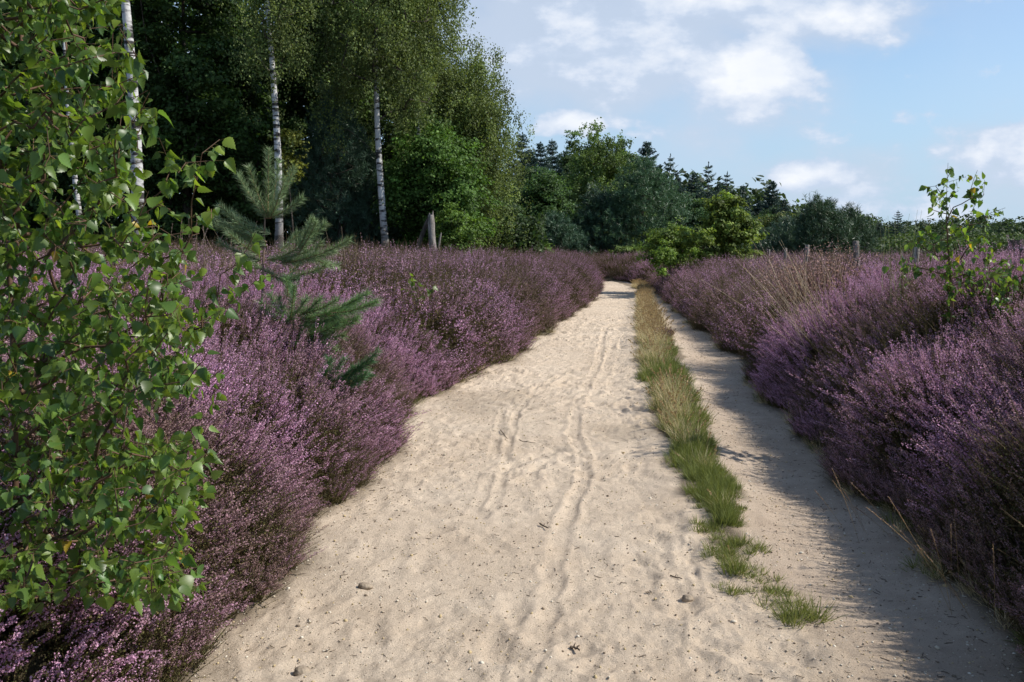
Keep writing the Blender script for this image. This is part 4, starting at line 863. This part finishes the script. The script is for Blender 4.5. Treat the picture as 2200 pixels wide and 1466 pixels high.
shoot_pine('young_pine', 'low sprawling young pine in the heather below the upright one', 625, 6.5, 640, sh, col=(.13, .23, .085), hue=(.20, .32, .12), bx=5)
sh = [(700,830,800,775,0),(710,830,770,820,.05),(700,820,740,770,0),(720,830,790,800,-.05),(700,810,705,770,.05),(730,830,760,790,0),(700,830,690,800,0)]
sh += [(a + rng.normal(0, 6), b + rng.normal(0, 6), c + rng.normal(0, 14), d + rng.normal(0, 12), e) for (a, b, c, d, e) in sh]
shoot_pine('young_pine', 'little pine sprig half sunk in the heather nearest the path', 705, 5.9, 790, sh, col=(.07, .16, .065), hue=(.12, .23, .09), ln=.065)
sh = [(970,720,950,660,0),(975,720,985,680,0),(970,710,965,650,.1),(975,730,990,700,0),(968,700,955,640,0)]
shoot_pine('young_pine', 'tiny grey green pine tip in the left heather next to the birch sprout', 970, 12.3, 660, sh + sh, ln=.12, wd=.007, col=(.09, .16, .08), hue=(.15, .23, .11))

# ------------------------------------------------------------------ broken stump at the wood edge
Y = 20.5; l = put(928, Y); root = empty('broken_stump', l); v = MB(); Ht = htop(462, Y, l); z = np.linspace(0, 1, 8)
P_ = np.stack([.02 * np.sin(z * 5), 0 * z, Ht * z], 1); tube(v, P_, .11 - .03 * z + .012 * np.sin(z * 17), 11); cones(v, [P_[-1] + [.04, 0, 0], P_[-1] + [-.03, .02, 0]], [P_[-1] + [.055, 0, .10], P_[-1] + [-.035, .02, .05]], .03, .008, 5); v.obj('trunk', M_GREYW, root, True)
v = MB(); a = at(925, 465, Y) - np.array(l); b = at(888, 520, Y) - np.array(l); b[2] = 0; t_ = np.linspace(0, 1, 7)[:, None]; tube(v, b + (a - b) * t_ + np.array([-.05, 0, .1]) * np.sin(t_ * 3.14), .055, 8); v.obj('leaning_limb', M_BARK, root, True)
v = MB(); tube(v, [[.1, 0, .2], [.2, 0, Ht * .62], [.23, 0, Ht * .7]], [.03, .025, .01], 6); v.obj('side_shoot', M_GREYW, root, True)
tag(root, 'grey broken tree stump with a limb leaning on it at the wood edge', 'stump')

# ------------------------------------------------------------------ wire fence on the right
POSTS = [(2186, 528, 8.6, .075, 0), (1965, 543, 12.6, .05, .03), (1850, 530, 14.2, .05, -.10), (1728, 538, 20, .05, .06), (1688, 545, 24, .045, 0), (1652, 548, 29, .05, 0), (1630, 552, 35, .05, 0)]
l0 = put(POSTS[0][0], POSTS[0][2]); root = empty('wire_fence', l0); tops = []
for (px, top, Y, r_, ln) in POSTS:
    l = np.array(put(px, Y)); H = htop(top - 12, Y, l); q = MB(); k = 12; z = np.array([-.2, .2, .5, .8, .985, 1.0]) ; rr = r_ * np.array([1.03, 1, .99, 1, .97, .86]) * (1 + rng.normal(0, .02, 6))
    P_ = np.stack([ln * H * np.clip(z, 0, 1), 0 * z, H * z], 1) + l - np.array(l0); tube(q, P_, rr, k); q_n = q.obj('post', M_GREYW, root, True).name; tops.append((l, H, ln))
    if px > 2100:
        bpy.data.objects[q_n].data.materials[0] = M_BARK
        q = MB(); zt = P_[-3] + [0, 0, .02]; tube(q, [zt, zt + [0, 0, .02]], r_ * 1.06, 14, (.2, .19, .18, 0)); q.obj('wire_band', M_TWIG, root, True)
q = MB()
for f in (.93, .62, .3):
    pts = [l + np.array([ln * H * f, 0, H * f]) - np.array(l0) for (l, H, ln) in tops]; pts = [pts[0] + (pts[0] - pts[1]) * .7] + pts
    for a, b in zip(pts[:-1], pts[1:]):
        t_ = np.linspace(0, 1, 9)[:, None]; tube(q, a + (b - a) * t_ - np.array([0, 0, .05]) * np.sin(t_ * np.pi), .0022, 5, (.16, .15, .14, 0), False)
q.obj('wire', M_TWIG, root, True); tag(root, 'old wire fence on grey wooden posts behind the right heather', 'fence')

# ------------------------------------------------------------------ far white parasol
Y = 105; l = put(1918, Y); root = empty('parasol', l); zt = htop(513, Y, l); v = MB(); k = 8; an = np.arange(k) / k * 6.283
V_ = np.concatenate([[[0, 0, zt]], np.stack([np.cos(an) * .75, np.sin(an) * .75, np.full(k, zt - .28)], 1), np.stack([np.cos(an) * .75, np.sin(an) * .75, np.full(k, zt - .42)], 1)]); F3 = [(0, 1 + j, 1 + (j + 1) % k) for j in range(k)]
v.add(V_, F3, (.8, .8, .82, 0)); v.add(V_, [(1 + j, 1 + k + j, 1 + k + (j + 1) % k, 1 + (j + 1) % k) for j in range(k)], (.8, .8, .82, 0)); v.obj('canopy', M_TWIG, root)
v = MB(); tube(v, [[0, 0, 0], [0, 0, zt - .02]], .03, 8, (.5, .5, .5, 0)); v.obj('pole', M_TWIG, root); tag(root, 'tiny white parasol far away below the open greyish spruce', 'parasol')

# ------------------------------------------------------------------ tall dry stalks
def stalks(name, label, px, Y, n, h, lean, col, spread=.35, seed_=True, rad=.12, wdt=.0016, group='tall grass stalks'):
    l = put(px, Y); v = MB()
    for k in range(n):
        a = rng.uniform(0, 6.283); b0 = np.array([math.cos(a), math.sin(a), 0]) * rad * rng.random() ** .5; d = np.array([lean[0] + rng.normal(0, spread), lean[1] + rng.normal(0, spread * .6), 1.]); hh = h * rng.uniform(.55, 1.1)
        d = d / np.linalg.norm(d) * hh; t_ = np.linspace(0, 1, 6)[:, None]; q = b0 + d * t_ + np.array([d[0] * .15, 0, -.06 * hh]) * t_ ** 2; cones(v, q[:-1], q[1:], wdt, wdt * .85, 3, jit(col, 5, .2))
        if seed_:
            m_ = 22; u = rng.uniform(.74, 1, m_); pc = b0 + d * u[:, None] + np.array([d[0] * .15, 0, -.06 * hh]) * (u ** 2)[:, None]
            stamp(v, D4, D4F, pc, frames(nrm(d[None] / hh + rng.normal(0, .35, (m_, 3)))), wdt * 7, jit((.22, .16, .15), m_, .25))
    o = v.obj(name, M_GRASS); o.location = l; return tag(o, label, 'tall grass', group)
stalks('moor_grass', 'straw coloured stalks fanning left in the right heather, nearest clump', 1800, 8.2, 60, 1.22, (-.5, 0), (.55, .48, .38), .30, False, .3, .0011)
stalks('moor_grass', 'straw coloured stalks left of the leaning fence post', 1745, 9.5, 40, 1.05, (-.3, 0), (.52, .46, .36), .35, False, .35, .0012)
stalks('moor_grass', 'pale green upright stalks against the sky left of the sapling', 1925, 7.6, 22, 1.15, (0, 0), (.38, .40, .22), .10, False, .2, .0013)
stalks('moor_grass', 'faint stalks around the foot of the young pine', 440, 9.0, 40, 1.0, (0, 0), (.30, .25, .16), .25, True, .5)
stalks('moor_grass', 'three thin dry stalks against the dark pine', 700, 10.5, 14, 1.2, (.0, 0), (.34, .28, .18), .12, False, .3)
stalks('moor_grass', 'fine flowering grass leaning out of the heather at the lower right', 2110, 3.6, 8, .7, (-.35, -.2), (.40, .29, .15), .3, True, .2, .0011)
stalks('moor_grass', 'fine flowering grass at the foot of the right bank in mid view', 1900, 4.6, 6, .5, (-.5, -.1), (.36, .26, .14), .3, True, .2, .0011)
# brown faded heather bush rising on the right
def heather_bush(label, px, Y, n, rx, rz, tintc, top=None):
    l = put(px, Y); v = MB(); rz = htop(top, Y, l) if top else rz
    for k in range(n):
        a = rng.uniform(0, 6.283); t_ = rng.random() ** .7; d = np.array([math.cos(a) * t_ * .75, math.sin(a) * t_ * .75, 1.]); ln = rz * rng.uniform(.7, 1.08) * (1 - .25 * t_); b0 = np.array([math.cos(a), math.sin(a), 0]) * rx * .5 * t_
        u = np.linspace(0, 1, 5)[:, None]; q = b0 + d * ln * u; cones(v, q[:-1], q[1:], .003, .002, 3, jit((.10, .07, .05), 4, .2))
        m_ = 46; uu_ = rng.uniform(.4, 1.03, m_); pc = b0 + d * ln * uu_[:, None] + rng.normal(0, .022, (m_, 3)); stamp(v, D4, D4F, pc, frames(nrm(d[None] + rng.normal(0, .5, (m_, 3)))), .014 * rng.uniform(.7, 1.4, m_), jit(tintc, m_, .25, (.16, .11, .10), .3))
    o = v.obj('heather_bush', M_FOL); o.location = l; return tag(o, label, 'heather bush', None)
heather_bush('faded brownish pink heather bush rising highest over the right bank', 1785, 10.5, 460, .65, 1.12, (.40, .25, .27), 530)
heather_bush('dark little heather bush growing in the grass strip', 1425, 0.1 + gpt(1425, 735)[1], 70, .13, .22, (.16, .09, .12)).location = (*gpt(1425, 735), .02)
